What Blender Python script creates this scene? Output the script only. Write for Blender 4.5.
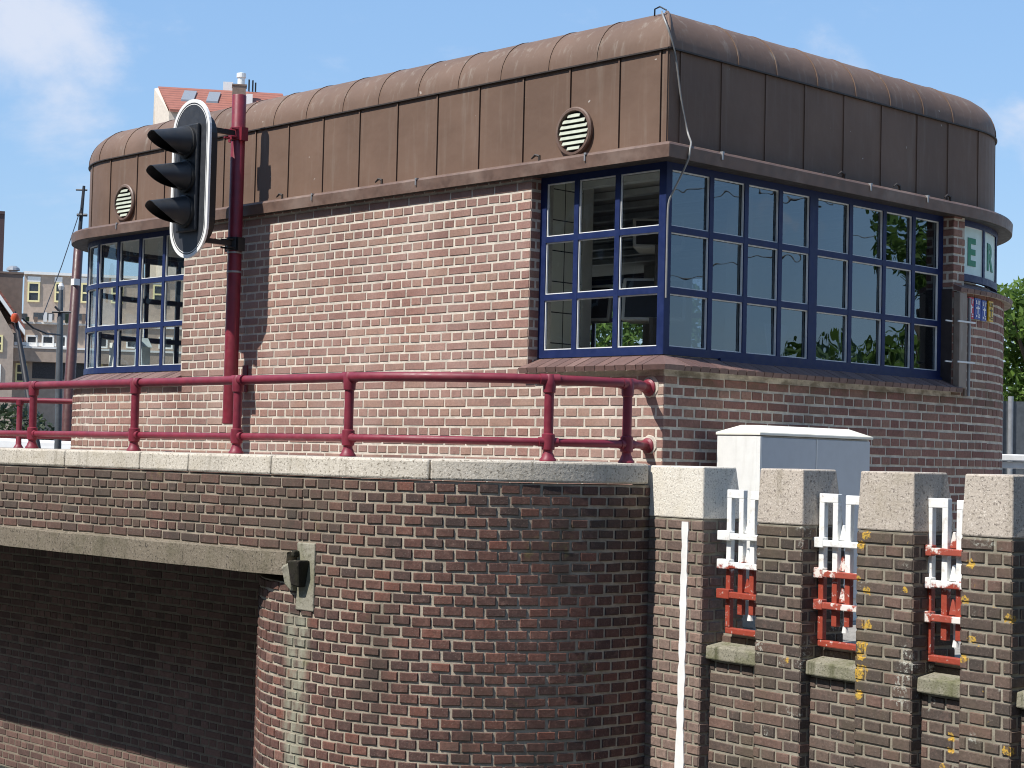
import bpy, bmesh, math, random
from mathutils import Matrix, Vector
random.seed(7)
PI = math.pi
R = math.radians
scene = bpy.context.scene
for o in list(bpy.data.objects):
    bpy.data.objects.remove(o)
COL = scene.collection

# ------------------------------------------------------------------ camera
cam_d = bpy.data.cameras.new('camera')
cam = bpy.data.objects.new('camera', cam_d)
COL.objects.link(cam)
CAM = Vector((6.87663, -7.80005, 0.65))
rt = Vector((0.69166029, 0.72182781, 0.02388836))
dn = Vector((-0.01357946, 0.046068, -0.998846))
fw = Vector((-0.72209531, 0.69053772, 0.04166544))
mw = Matrix((
    (rt.x, -dn.x, -fw.x, CAM.x),
    (rt.y, -dn.y, -fw.y, CAM.y),
    (rt.z, -dn.z, -fw.z, CAM.z),
    (0, 0, 0, 1)))
cam.matrix_world = mw
cam_d.sensor_width = 36.0
cam_d.lens = 36.0 * 1777.08 / 1024.0
cam_d.clip_end = 3000
cam_d.clip_start = 0.05
scene.camera = cam
scene.render.resolution_x = 1024
scene.render.resolution_y = 768
try:
    scene.cycles.filter_width = 1.05
except Exception:
    pass

# ------------------------------------------------------------------ sun and sky
SUN_EL = R(53.5)
SUN_AZ = R(190.0)             # clockwise from +Y
sun_dir = Vector((math.sin(SUN_AZ) * math.cos(SUN_EL), math.cos(SUN_AZ) * math.cos(SUN_EL), math.sin(SUN_EL)))
sd = bpy.data.lights.new('sun', 'SUN')
sd.energy = 4.9
sd.angle = R(0.53)
sd.color = (1.0, 0.955, 0.89)
sun = bpy.data.objects.new('sun', sd)
sun.rotation_euler = (-sun_dir).to_track_quat('-Z', 'Y').to_euler()
sun.location = (0, -20, 30)
COL.objects.link(sun)

scene.view_settings.view_transform = 'Standard'
scene.view_settings.look = 'None'
scene.view_settings.exposure = 0.38
scene.view_settings.gamma = 1.0
scene.view_settings.use_curve_mapping = False

world = bpy.data.worlds.new("World")
scene.world = world
world.use_nodes = True


class NT:
    """small wrapper that makes node trees readable"""
    def __init__(self, tree):
        self.t = tree

    def n(self, typ, props=None, **ins):
        nd = self.t.nodes.new(typ)
        for k, v in (props or {}).items():
            setattr(nd, k, v)
        for k, v in ins.items():
            key = int(k[1:]) if k[0] == 'i' and k[1:].isdigit() else k.replace('_', ' ')
            self.put(nd, key, v)
        return nd

    def put(self, nd, key, v):
        s = nd.inputs[key]
        if hasattr(v, 'is_linked') or hasattr(v, 'links'):
            self.t.links.new(v, s)
        elif hasattr(v, 'outputs'):
            self.t.links.new(v.outputs[0], s)
        else:
            s.default_value = v

    def math(self, op, a, b=0.0, c=0.0, clamp=False):
        return self.n('ShaderNodeMath', {'operation': op, 'use_clamp': clamp}, i0=a, i1=b, i2=c).outputs[0]

    def mix(self, fac, a, b, blend='MIX'):
        nd = self.n('ShaderNodeMix', {'data_type': 'RGBA', 'blend_type': blend})
        self.put(nd, 0, fac)
        self.put(nd, 6, a if not isinstance(a, tuple) else (*a[:3], 1))
        self.put(nd, 7, b if not isinstance(b, tuple) else (*b[:3], 1))
        return nd.outputs[2]

    def noise(self, vec, scale, detail=3.0, rough=0.55, dist=0.0):
        nd = self.n('ShaderNodeTexNoise', None, Scale=scale, Detail=detail, Roughness=rough, Distortion=dist)
        if vec is not None:
            self.put(nd, 'Vector', vec)
        return nd.outputs[0]

    def step(self, v, lo, hi, a=0.0, b=1.0):
        return self.n('ShaderNodeMapRange', {'interpolation_type': 'SMOOTHSTEP'}, Value=v, From_Min=lo, From_Max=hi, To_Min=a, To_Max=b).outputs[0]

    def ramp(self, fac, stops, interp='LINEAR'):
        nd = self.n('ShaderNodeValToRGB')
        cr = nd.color_ramp
        cr.interpolation = interp
        while len(cr.elements) < len(stops):
            cr.elements.new(0.5)
        for e, (p, c) in zip(cr.elements, stops):
            e.position = p
            e.color = (*c[:3], 1)
        self.put(nd, 0, fac)
        return nd.outputs[0]

    def obj(self):
        return self.n('ShaderNodeTexCoord').outputs['Object']

    def scaled(self, v, s):
        return self.n('ShaderNodeMapping', None, Vector=v, Scale=s).outputs[0]


# sky: Nishita plus fair-weather clouds by direction
wt = NT(world.node_tree)
wt.t.nodes.clear()
sky = wt.n('ShaderNodeTexSky', {'sky_type': 'NISHITA', 'sun_disc': False, 'sun_elevation': SUN_EL,
                                'sun_rotation': SUN_AZ, 'air_density': 1.25, 'dust_density': 0.35, 'ozone_density': 1.6, 'altitude': 0})
dirv = wt.n('ShaderNodeTexCoord').outputs['Generated']
skyc = wt.n('ShaderNodeHueSaturation', None, Saturation=1.1, Value=1.0, Color=sky.outputs[0]).outputs[0]
skyc = wt.mix(0.55, skyc, (2.55, 4.55, 8.0))
n1 = wt.noise(wt.scaled(dirv, (1, 1, 1.7)), 7.5, 9, 0.58, 0.3)
n2 = wt.noise(wt.scaled(dirv, (1, 1, 1.5)), 2.2, 4, 0.5)
n3 = wt.noise(wt.scaled(dirv, (1, 1, 1.7)), 15.0, 7, 0.6, 0.2)


def blob(d, r):
    dist = wt.n('ShaderNodeVectorMath', {'operation': 'DISTANCE'}, i0=wt.scaled(dirv, (1, 1, 1.45)), i1=(d[0], d[1], d[2] * 1.45)).outputs['Value']
    return wt.step(dist, 0.0, r, 1.0, 0.0)


def aim(x, y):
    v = (fw + rt * ((x - 512) / 1777.08) + dn * ((y - 384) / 1777.08)).normalized()
    return tuple(v)


c_main = wt.math('MULTIPLY', blob(aim(38, 12), 0.105), 0.56)
c_low = wt.math('MULTIPLY', blob(aim(60, 125), 0.09), 0.27)
c_rt = wt.math('MULTIPLY', blob(aim(1045, 165), 0.075), 0.40)
c_rt2 = wt.math('MULTIPLY', blob(aim(990, 55), 0.06), 0.26)
lift = wt.math('ADD', wt.math('ADD', c_main, c_low), wt.math('ADD', c_rt, c_rt2))
dens = wt.math('ADD', wt.math('ADD', wt.math('MULTIPLY', n1, 0.75), wt.math('MULTIPLY', n3, 0.25)), lift)
dens = wt.math('ADD', dens, wt.math('MULTIPLY', wt.math('SUBTRACT', n1, 0.5), 1.1))
cl = wt.step(dens, 0.60, 1.12, 0.0, 0.92)
skyc = wt.mix(cl, skyc, (5.6, 6.1, 7.2))
bg = wt.n('ShaderNodeBackground', None, Color=skyc, Strength=0.10)
wo = wt.n('ShaderNodeOutputWorld')
wt.t.links.new(bg.outputs[0], wo.inputs[0])


# ------------------------------------------------------------------ materials
def material(name):
    m = bpy.data.materials.new(name)
    m.use_nodes = True
    t = NT(m.node_tree)
    b = m.node_tree.nodes['Principled BSDF']
    return m, t, b


def paint(name, col, rough=0.45, var=0.10, metal=0.0, bump=0.0, scale=14.0, dirt=None, dirt_amt=0.35, spec=0.5, streak=False, chips=None):
    m, t, b = material(name)
    v = t.obj()
    n = t.noise(v, scale, 5, 0.6)
    c = t.mix(t.step(n, 0.25, 0.75), tuple(x * (1 - var) for x in col), tuple(min(1, x * (1 + var)) for x in col))
    if dirt:
        nv = t.scaled(v, (9, 9, 1.2)) if streak else v
        d = t.noise(nv, 3.0, 6, 0.65)
        c = t.mix(t.math('MULTIPLY', t.step(d, 0.48, 0.75), dirt_amt), c, dirt)
    if chips:
        ch = t.step(t.noise(v, 38, 5, 0.7), 0.66, 0.70, 0, 0.8)
        c = t.mix(ch, c, chips)
    t.put(b, 'Base Color', c)
    t.put(b, 'Roughness', t.step(t.noise(v, scale * 2, 3), 0.2, 0.8, rough * 0.8, min(1, rough * 1.2)))
    b.inputs['Metallic'].default_value = metal
    b.inputs['Specular IOR Level'].default_value = spec
    if bump:
        bp = t.n('ShaderNodeBump', None, Strength=bump, Distance=0.004, Height=t.noise(v, scale * 6, 4))
        t.put(b, 'Normal', bp)
    return m


def brick_material(name, stops, stain=None, rough=0.85, grain=0.22):
    m, t, b = material(name)
    v = t.obj()
    at = t.n('ShaderNodeAttribute', {'attribute_name': 'brick'})
    sp = t.n('ShaderNodeSeparateColor', None, Color=at.outputs['Color'])
    c = t.ramp(sp.outputs[0], stops)
    g = t.noise(v, 55, 5, 0.7)
    c = t.mix(t.step(g, 0.3, 0.72, grain, 0), c, (0.02, 0.016, 0.014))
    c = t.mix(t.step(t.noise(v, 120, 3, 0.6), 0.55, 0.8, 0, grain * 0.9), c, (0.45, 0.38, 0.32))
    c = t.mix(t.step(t.noise(v, 21, 4, 0.7), 0.50, 0.72, 0, 0.24), c, tuple(min(1, q * 1.5 + 0.01) for q in stops[-1][1]))
    c = t.mix(t.step(t.noise(v, 13, 5, 0.7), 0.52, 0.74, 0, 0.38), c, tuple(q * 0.45 for q in stops[0][1]))
    big = t.noise(v, 1.1, 4, 0.6)
    c = t.mix(t.step(big, 0.35, 0.7, 0.0, 0.30), c, (0.03, 0.025, 0.02))
    if stain:
        c = stain(t, v, c)
    t.put(b, 'Base Color', c)
    b.inputs['Roughness'].default_value = rough
    b.inputs['Specular IOR Level'].default_value = 0.25
    bp = t.n('ShaderNodeBump', None, Strength=0.5, Distance=0.004, Height=t.noise(v, 90, 5, 0.65))
    t.put(b, 'Normal', bp)
    return m


def mortar_material(name, col, stain=None):
    m, t, b = material(name)
    v = t.obj()
    c = t.mix(t.step(t.noise(v, 9, 6, 0.65), 0.3, 0.7), tuple(x * 0.68 for x in col), tuple(x * 1.12 for x in col))
    c = t.mix(t.step(t.noise(v, 70, 4), 0.55, 0.75, 0, 0.35), c, tuple(x * 0.4 for x in col))
    if stain:
        c = stain(t, v, c)
    t.put(b, 'Base Color', c)
    b.inputs['Roughness'].default_value = 0.95
    b.inputs['Specular IOR Level'].default_value = 0.15
    bp = t.n('ShaderNodeBump', None, Strength=0.6, Distance=0.004, Height=t.noise(v, 130, 4, 0.7))
    t.put(b, 'Normal', bp)
    return m


def band(t, val, lo, hi, soft):
    return t.math('MULTIPLY', t.step(val, lo - soft, lo + soft), t.step(val, hi - soft, hi + soft, 1, 0))


def stain_sun_cabin(t, v, c):
    x = t.n('ShaderNodeSeparateXYZ', None, Vector=v)
    low = t.math('MULTIPLY', t.step(x.outputs[2], 1.0, 1.2), t.step(x.outputs[2], 1.15, 1.3, 1, 0))
    n = t.noise(t.scaled(v, (3, 3, 6)), 2.2, 5, 0.6)
    k = t.math('MULTIPLY', low, t.step(n, 0.42, 0.62, 0, 0.65))
    k = t.math('MULTIPLY', k, t.step(x.outputs[0], -0.5, -0.2))
    c = t.mix(k, c, (0.11, 0.09, 0.05))
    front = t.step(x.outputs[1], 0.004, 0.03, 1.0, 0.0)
    sun_lift = t.math('MULTIPLY', front, t.step(t.noise(v, 1.9, 6, 0.65), 0.30, 0.78, 0.04, 0.26))  # pales the front wall's colour as sunlight would
    return t.mix(sun_lift, c, (0.57, 0.49, 0.44))


LICHEN = []   # filled from the pillar frame below


def stain_quay(t, v, c):
    x = t.n('ShaderNodeSeparateXYZ', None, Vector=v)
    n = t.noise(v, 5.0, 6, 0.65)
    nz = t.noise(t.scaled(v, (14, 14, 2.5)), 1.0, 5, 0.6)
    xs = t.math('ADD', x.outputs[0], t.math('MULTIPLY', t.math('SUBTRACT', n, 0.5), 0.22))
    # lime wash below the anchor plate
    k = t.math('MULTIPLY', band(t, xs, -1.35, -1.14, 0.05), t.step(x.outputs[2], -0.30, -0.24, 1, 0))
    k = t.math('MULTIPLY', k, t.step(t.noise(t.scaled(v, (7, 7, 3)), 3.2, 5, 0.6), 0.28, 0.62, 0.18, 0.88))
    c = t.mix(k, c, t.mix(nz, (0.13, 0.13, 0.085), (0.42, 0.41, 0.32)))
    # weathered grey-brown film on the upper courses, thinner towards the round nose
    up = t.math('MULTIPLY', t.step(x.outputs[2], -0.45, 0.4), t.step(n, 0.35, 0.65, 0.25, 0.6))
    c = t.mix(t.math('MULTIPLY', up, t.step(x.outputs[0], -1.1, -0.2, 1.0, 0.15)), c, (0.105, 0.085, 0.062))
    soot = t.step(t.noise(t.scaled(v, (1, 1, 0.7)), 2.1, 6, 0.65), 0.50, 0.70, 0, 0.5)
    c = t.mix(soot, c, (0.055, 0.047, 0.038))
    moss = t.math('MULTIPLY', t.step(t.noise(v, 3.1, 6, 0.7), 0.60, 0.72, 0, 0.45), t.step(t.noise(v, 25, 3), 0.45, 0.6))
    return t.mix(moss, c, (0.16, 0.14, 0.05))


def stain_parapet(t, v, c):
    n = t.noise(v, 16.0, 5, 0.7)
    # olive film
    f = t.step(t.noise(v, 2.6, 5, 0.6), 0.46, 0.70, 0.0, 0.42)
    c = t.mix(f, c, (0.095, 0.082, 0.048))
    w = t.math('MULTIPLY', t.step(t.noise(v, 4.5, 3), 0.60, 0.68, 0, 0.75), t.step(t.noise(v, 60, 4, 0.7), 0.5, 0.6))
    c = t.mix(w, c, (0.42, 0.42, 0.36))
    tot = None
    for (p, r) in LICHEN:
        d = t.n('ShaderNodeVectorMath', {'operation': 'DISTANCE'}, i0=t.scaled(v, (1, 1, 1.35)), i1=(p[0], p[1], p[2] * 1.35)).outputs['Value']
        d = t.math('ADD', d, t.math('MULTIPLY', t.math('SUBTRACT', n, 0.5), 0.11))
        k = t.step(d, r * 0.8, r * 1.05, 1, 0)
        tot = k if tot is None else t.math('MAXIMUM', tot, k)
    speck = t.math('MULTIPLY', t.step(t.noise(v, 30, 3), 0.70, 0.74), 0.55)
    tot = t.math('MAXIMUM', tot, t.math('MULTIPLY', speck, t.step(t.noise(v, 1.6, 2), 0.5, 0.6)))
    oc = t.mix(t.noise(v, 40, 3), (0.50, 0.25, 0.012), (0.55, 0.40, 0.09))
    return t.mix(t.math('MULTIPLY', tot, t.step(t.noise(v, 60, 4, 0.7), 0.42, 0.55, 0.1, 0.95)), c, oc)


def stone_material(name, base, speck_d, speck_l, rough=0.85, film=None, film_amt=0.3, scale=95):
    m, t, b = material(name)
    v = t.obj()
    n = t.noise(v, scale, 3, 0.7)
    c = t.mix(t.step(n, 0.36, 0.46, 1.0, 0), base, speck_d)
    c = t.mix(t.step(t.noise(v, scale * 1.3, 3, 0.7), 0.56, 0.68, 0, 0.8), c, speck_l)
    c = t.mix(t.step(t.noise(v, 2.3, 5, 0.6), 0.4, 0.7, 0, 0.3), c, tuple(x * 0.55 for x in base))
    if film:
        c = t.mix(t.step(t.noise(v, 4.0, 6, 0.7), 0.45, 0.7, 0, film_amt), c, film)
        dr = t.noise(t.scaled(v, (17, 17, 1.6)), 1.0, 5, 0.6)
        c = t.mix(t.step(dr, 0.54, 0.72, 0, film_amt), c, tuple(q * 0.55 for q in film))
    t.put(b, 'Base Color', c)
    b.inputs['Roughness'].default_value = rough
    b.inputs['Specular IOR Level'].default_value = 0.25
    bp = t.n('ShaderNodeBump', None, Strength=0.7, Distance=0.006, Height=t.noise(v, scale * 0.8, 4, 0.7))
    t.put(b, 'Normal', bp)
    return m


# parapet frame (pillars run along u, faces look along nP)
U8 = Vector((math.cos(R(8.4)), -math.sin(R(8.4)), 0))
N8 = Vector((U8.y, -U8.x, 0))
O8 = Vector((0.37, -0.33, 0))


def PP(s, off, z):
    return O8 + U8 * s + N8 * off + Vector((0, 0, z))


for s, z, r in [(1.415, -0.37, .055), (1.438, -0.345, .05), (1.44, -0.218, .035), (1.416, -0.46, .03), (1.46, 0.05, .032), (1.475, -0.117, .03), (1.415, 0.27, .028),
                (1.47, 0.318, .03), (2.10, 0.215, .034), (2.07, 0.05, .025), (1.95, -0.60, .028), (1.936, -0.66, .02), (2.325, -0.02, .03), (2.32, -0.60, .03),
                (2.12, -0.126, .03), (1.70, 0.07, .02), (2.06, -.22, .025), (1.43, -.27, .03), (1.99, -.33, .02), (1.41, .1, .02), (1.9, -.75, .02), (0.93, -.35, .014)]:
    LICHEN.append((PP(s, 0.0 if not (1.8 < s < 2.04) else -0.07, z), r))

M = {}
M['cabin_brick'] = brick_material('cabin_brick', [(0, (0.26, 0.128, 0.103)), (0.3, (0.315, 0.158, 0.125)), (0.6, (0.345, 0.18, 0.14)), (0.85, (0.38, 0.225, 0.165)), (1, (0.285, 0.135, 0.11))], stain_sun_cabin, grain=0.3)
M['cabin_mortar'] = mortar_material('cabin_mortar', (0.62, 0.565, 0.475), stain_sun_cabin)
M['quay_brick'] = brick_material('quay_brick', [(0, (0.075, 0.050, 0.046)), (0.3, (0.118, 0.062, 0.052)), (0.6, (0.145, 0.070, 0.056)), (0.85, (0.172, 0.083, 0.064)), (0.95, (0.215, 0.086, 0.062)), (1, (0.235, 0.135, 0.105))], stain_quay, grain=0.42)
M['quay_mortar'] = mortar_material('quay_mortar', (0.42, 0.365, 0.285), stain_quay)
M['recess_brick'] = brick_material('recess_brick', [(0, (0.11, 0.066, 0.058)), (0.5, (0.16, 0.092, 0.078)), (1, (0.22, 0.13, 0.108))], None)  # brick colour lowered to deepen the shade of the recess
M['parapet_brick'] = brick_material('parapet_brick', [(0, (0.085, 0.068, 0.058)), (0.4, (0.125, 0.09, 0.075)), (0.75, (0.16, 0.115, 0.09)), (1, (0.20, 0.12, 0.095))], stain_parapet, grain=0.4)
M['recess_mortar'] = mortar_material('recess_mortar', (0.22, 0.185, 0.145))  # mortar darkened so the recess sits deeper in shade
M['end_pillar_brick'] = brick_material('end_pillar_brick', [(0, (0.18, 0.125, 0.105)), (0.4, (0.25, 0.175, 0.145)), (0.75, (0.29, 0.21, 0.17)), (1, (0.33, 0.22, 0.175))], None, grain=0.4)
M['parapet_mortar'] = mortar_material('parapet_mortar', (0.31, 0.28, 0.22), stain_parapet)
M['granite'] = stone_material('granite', (0.55, 0.50, 0.42), (0.22, 0.19, 0.15), (0.80, 0.75, 0.66), film=(0.36, 0.31, 0.22), film_amt=0.45, scale=70)
M['capstone'] = stone_material('capstone', (0.47, 0.41, 0.345), (0.20, 0.17, 0.145), (0.74, 0.68, 0.60), film=(0.33, 0.28, 0.20), film_amt=0.4, scale=75)
M['pale_capstone'] = stone_material('pale_capstone', (0.68, 0.635, 0.55), (0.38, 0.34, 0.29), (0.86, 0.83, 0.76), film=(0.60, 0.54, 0.42), film_amt=0.3)
M['concrete'] = stone_material('concrete', (0.185, 0.155, 0.115), (0.06, 0.05, 0.038), (0.33, 0.29, 0.235), film=(0.10, 0.09, 0.055), film_amt=0.6, scale=60)
M['mossy_stone'] = stone_material('mossy_stone', (0.27, 0.25, 0.19), (0.10, 0.095, 0.07), (0.40, 0.38, 0.30), film=(0.10, 0.105, 0.04), film_amt=0.75)
M['plate'] = stone_material('plate', (0.30, 0.28, 0.22), (0.17, 0.155, 0.12), (0.38, 0.36, 0.29), film=(0.17, 0.17, 0.10), film_amt=0.6, scale=40)
M['dark_rust'] = stone_material('dark_rust', (0.030, 0.025, 0.020), (0.012, 0.010, 0.008), (0.08, 0.065, 0.05), film=(0.03, 0.03, 0.015), film_amt=0.6, scale=50)
M['pavement'] = stone_material('pavement', (0.30, 0.28, 0.25), (0.15, 0.14, 0.12), (0.4, 0.38, 0.34), scale=30)
M['red_paint'] = paint('red_paint', (0.185, 0.016, 0.033), 0.52, 0.16, dirt=(0.24, 0.08, 0.085), dirt_amt=0.3, chips=(0.10, 0.035, 0.03))
M['dark_red_paint'] = paint('dark_red_paint', (0.19, 0.014, 0.028), 0.48, 0.14, dirt=(0.10, 0.02, 0.02), dirt_amt=0.45, chips=(0.06, 0.02, 0.02))
M['blue_frame'] = paint('blue_frame', (0.011, 0.022, 0.086), 0.5, 0.12, spec=0.3)
M['white_frame'] = paint('white_frame', (0.72, 0.73, 0.71), 0.5, 0.08)
M['black'] = paint('black', (0.010, 0.0105, 0.012), 0.5, 0.15)
M['visor_black'] = paint('visor_black', (0.016, 0.018, 0.022), 0.55, 0.2)
M['board_grey'] = paint('board_grey', (0.035, 0.038, 0.045), 0.5, 0.15)
M['white_paint'] = paint('white_paint', (0.80, 0.80, 0.78), 0.5, 0.05, dirt=(0.5, 0.47, 0.42), dirt_amt=0.3)
M['cabinet'] = paint('cabinet', (0.74, 0.74, 0.71), 0.5, 0.04, dirt=(0.5, 0.48, 0.42), dirt_amt=0.25, streak=True)
M['cabinet_door'] = paint('cabinet_door', (0.50, 0.52, 0.54), 0.45, 0.04)
M['cabinet_roof'] = paint('cabinet_roof', (0.78, 0.76, 0.66), 0.6, 0.06, dirt=(0.55, 0.5, 0.38), dirt_amt=0.3)
M['grey_metal'] = paint('grey_metal', (0.33, 0.34, 0.35), 0.4, 0.1, metal=0.4)
M['cable'] = paint('cable', (0.24, 0.235, 0.225), 0.5, 0.15)
M['duct'] = paint('duct', (0.24, 0.19, 0.15), 0.5, 0.15, dirt=(0.5, 0.47, 0.42), dirt_amt=0.35, streak=True)
M['dark_panel'] = paint('dark_panel', (0.045, 0.036, 0.034), 0.5, 0.2)
M['lamp_red'] = paint('lamp_red', (0.10, 0.008, 0.008), 0.15, 0.1)
M['lamp_green'] = paint('lamp_green', (0.01, 0.06, 0.03), 0.15, 0.1)
M['vent_slat'] = paint('vent_slat', (0.42, 0.45, 0.36), 0.5, 0.12, dirt=(0.25, 0.26, 0.2), dirt_amt=0.4)
M['plaster'] = paint('plaster', (0.58, 0.56, 0.50), 0.9, 0.05)
M['ceiling'] = paint('ceiling', (0.55, 0.53, 0.48), 0.9, 0.05)
M['room_floor'] = paint('room_floor', (0.12, 0.11, 0.10), 0.7, 0.1)
M['desk'] = paint('desk', (0.10, 0.09, 0.08), 0.5, 0.1)
M['pale_plastic'] = paint('pale_plastic', (0.62, 0.60, 0.55), 0.5, 0.05)
M['paper'] = paint('paper', (0.78, 0.78, 0.74), 0.8, 0.05)
M['sky_blue'] = paint('sky_blue', (0.05, 0.30, 0.62), 0.5, 0.15)
M['teal_house'] = paint('teal_house', (0.58, 0.68, 0.74), 0.5, 0.15)
M['green_letter'] = paint('green_letter', (0.0, 0.19, 0.085), 0.5, 0.05)
M['letter_board'] = paint('letter_board', (0.60, 0.76, 0.72), 0.5, 0.04)
M['sign_red'] = paint('sign_red', (0.50, 0.02, 0.06), 0.4, 0.05)
M['sign_blue'] = paint('sign_blue', (0.03, 0.07, 0.33), 0.4, 0.05)
M['sign_yellow'] = paint('sign_yellow', (0.68, 0.42, 0.0), 0.4, 0.05)
M['sign_mark'] = paint('sign_mark', (0.75, 0.75, 0.78), 0.5, 0.05)
M['sign_dark_mark'] = paint('sign_dark_mark', (0.05, 0.04, 0.01), 0.5, 0.05)


def metal_sheet(name):
    m, t, b = material(name)
    v = t.obj()
    x = t.n('ShaderNodeSeparateXYZ', None, Vector=v)
    base = t.mix(t.step(t.noise(v, 0.9, 5, 0.6), 0.3, 0.7), (0.125, 0.077, 0.053), (0.175, 0.110, 0.077))
    base = t.mix(t.step(t.noise(t.scaled(v, (22, 22, 0.9)), 1.0, 5, 0.6), 0.55, 0.78, 0, 0.16), base, (0.25, 0.195, 0.15))
    roof = t.step(x.outputs[2], 3.0, 3.2, 0.35, 1.0)
    pale = t.math('MULTIPLY', t.step(t.noise(t.scaled(v, (13, 13, 1.2)), 1.3, 6, 0.65), 0.52, 0.76, 0, 0.5), roof)
    base = t.mix(pale, base, (0.30, 0.265, 0.22))
    spat = t.step(t.noise(v, 19, 2, 0.5), 0.77, 0.79, 0, 0.55)
    base = t.mix(spat, base, (0.55, 0.52, 0.47))
    t.put(b, 'Base Color', base)
    b.inputs['Roughness'].default_value = 0.62
    b.inputs['Specular IOR Level'].default_value = 0.35
    bp = t.n('ShaderNodeBump', None, Strength=0.35, Distance=0.02, Height=t.noise(v, 4.0, 3))
    t.put(b, 'Normal', bp)
    return m


M['bronze_sheet'] = metal_sheet('bronze_sheet')
M['bronze_trim'] = paint('bronze_trim', (0.13, 0.080, 0.060), 0.55, 0.2, dirt=(0.30, 0.23, 0.19), dirt_amt=0.4)
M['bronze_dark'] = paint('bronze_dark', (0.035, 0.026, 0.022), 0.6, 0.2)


def sill_material(name):
    m, t, b = material(name)
    v = t.obj()
    at = t.n('ShaderNodeAttribute', {'attribute_name': 'brick'})
    sp = t.n('ShaderNodeSeparateColor', None, Color=at.outputs['Color'])
    c = t.ramp(sp.outputs[0], [(0, (0.13, 0.075, 0.065)), (0.5, (0.175, 0.10, 0.085)), (1, (0.22, 0.135, 0.115))])
    c = t.mix(t.step(t.noise(v, 40, 5, 0.7), 0.35, 0.7, 0.3, 0), c, (0.04, 0.03, 0.028))
    t.put(b, 'Base Color', c)
    b.inputs['Roughness'].default_value = 0.6
    return m


M['sill_brick'] = sill_material('sill_brick')


def glass_material(name, tint, refl, wob=0.35):
    m, t, b = material(name)
    t.t.nodes.remove(b)
    v = t.obj()
    bp = t.n('ShaderNodeBump', None, Strength=wob, Distance=0.01, Height=t.noise(v, 2.6, 2, 0.4))
    fr = t.n('ShaderNodeFresnel', None, IOR=1.55, Normal=bp)
    bk = t.n('ShaderNodeNewGeometry').outputs['Backfacing']
    fac = t.math('MULTIPLY', t.math('MULTIPLY', fr.outputs[0], refl, clamp=True), t.math('SUBTRACT', 1.0, bk))
    tr = t.n('ShaderNodeBsdfTransparent', None, Color=(*tint, 1))
    gl = t.n('ShaderNodeBsdfGlossy', None, Color=(0.80, 0.91, 1, 1), Roughness=0.0, Normal=bp)
    mx = t.n('ShaderNodeMixShader', None, i0=fac, i1=tr.outputs[0], i2=gl.outputs[0])
    out = t.t.nodes['Material Output']
    t.t.links.new(mx.outputs[0], out.inputs[0])
    return m


M['glass'] = glass_material('glass', (0.93, 0.945, 0.935), 1.0)
M['tinted_glass'] = glass_material('tinted_glass', (0.36, 0.41, 0.46), 2.5, 0.30)


def iron_material(name):
    m, t, b = material(name)
    v = t.obj()
    x = t.n('ShaderNodeSeparateXYZ', None, Vector=v)
    zz = t.math('ADD', x.outputs[2], t.math('MULTIPLY', t.math('SUBTRACT', t.noise(v, 14, 5, 0.7), 0.5), 0.22))
    k = t.step(zz, 0.085, 0.115)
    red = t.mix(t.noise(v, 30, 4), (0.25, 0.035, 0.02), (0.36, 0.07, 0.04))
    red = t.mix(t.step(t.noise(v, 45, 5, 0.7), 0.60, 0.66, 0, 0.8), red, (0.60, 0.52, 0.47))
    red = t.mix(t.step(t.noise(v, 33, 5, 0.7), 0.64, 0.70, 0, 0.8), red, (0.09, 0.035, 0.025))
    wh = t.mix(t.step(t.noise(v, 25, 5), 0.5, 0.8), (0.80, 0.80, 0.77), (0.55, 0.50, 0.44))
    wh = t.mix(t.step(t.noise(v, 30, 5, 0.7), 0.66, 0.71, 0, 0.8), wh, (0.24, 0.10, 0.06))
    t.put(b, 'Base Color', t.mix(k, red, wh))
    b.inputs['Roughness'].default_value = 0.5
    bp = t.n('ShaderNodeBump', None, Strength=0.4, Distance=0.004, Height=t.noise(v, 70, 4))
    t.put(b, 'Normal', bp)
    return m


M['iron'] = iron_material('iron')


def worn_red(name):
    m, t, b = material(name)
    v = t.obj()
    n = t.noise(v, 11, 5, 0.7)
    c = t.mix(t.step(n, 0.44, 0.52), (0.74, 0.68, 0.62), t.mix(t.noise(v, 30, 4), (0.26, 0.04, 0.025), (0.40, 0.09, 0.055)))
    c = t.mix(t.step(t.noise(v, 33, 5, 0.7), 0.64, 0.70, 0, 0.8), c, (0.10, 0.05, 0.035))
    t.put(b, 'Base Color', c)
    b.inputs['Roughness'].default_value = 0.6
    return m


M['worn_red_iron'] = worn_red('worn_red_iron')


def water_material():
    m, t, b = material('water')
    v = t.obj()
    b.inputs['Base Color'].default_value = (0.02, 0.035, 0.035, 1)
    b.inputs['Roughness'].default_value = 0.06
    bp = t.n('ShaderNodeBump', None, Strength=0.5, Distance=0.05, Height=t.noise(t.scaled(v, (1, 1.6, 1)), 2.2, 5, 0.6))
    t.put(b, 'Normal', bp)
    return m


M['water'] = water_material()


def leaf_material(name, cols, trans=0.25):
    m, t, b = material(name)
    at = t.n('ShaderNodeAttribute', {'attribute_name': 'brick'})
    sp = t.n('ShaderNodeSeparateColor', None, Color=at.outputs['Color'])
    c = t.ramp(sp.outputs[0], [(i / (len(cols) - 1), cc) for i, cc in enumerate(cols)])
    t.put(b, 'Base Color', c)
    b.inputs['Roughness'].default_value = 0.55
    tl = t.n('ShaderNodeBsdfTranslucent', None, Color=c)
    mx = t.n('ShaderNodeMixShader', None, i0=trans, i1=b.outputs[0], i2=tl.outputs[0])
    t.t.links.new(mx.outputs[0], t.t.nodes['Material Output'].inputs[0])
    return m


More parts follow.
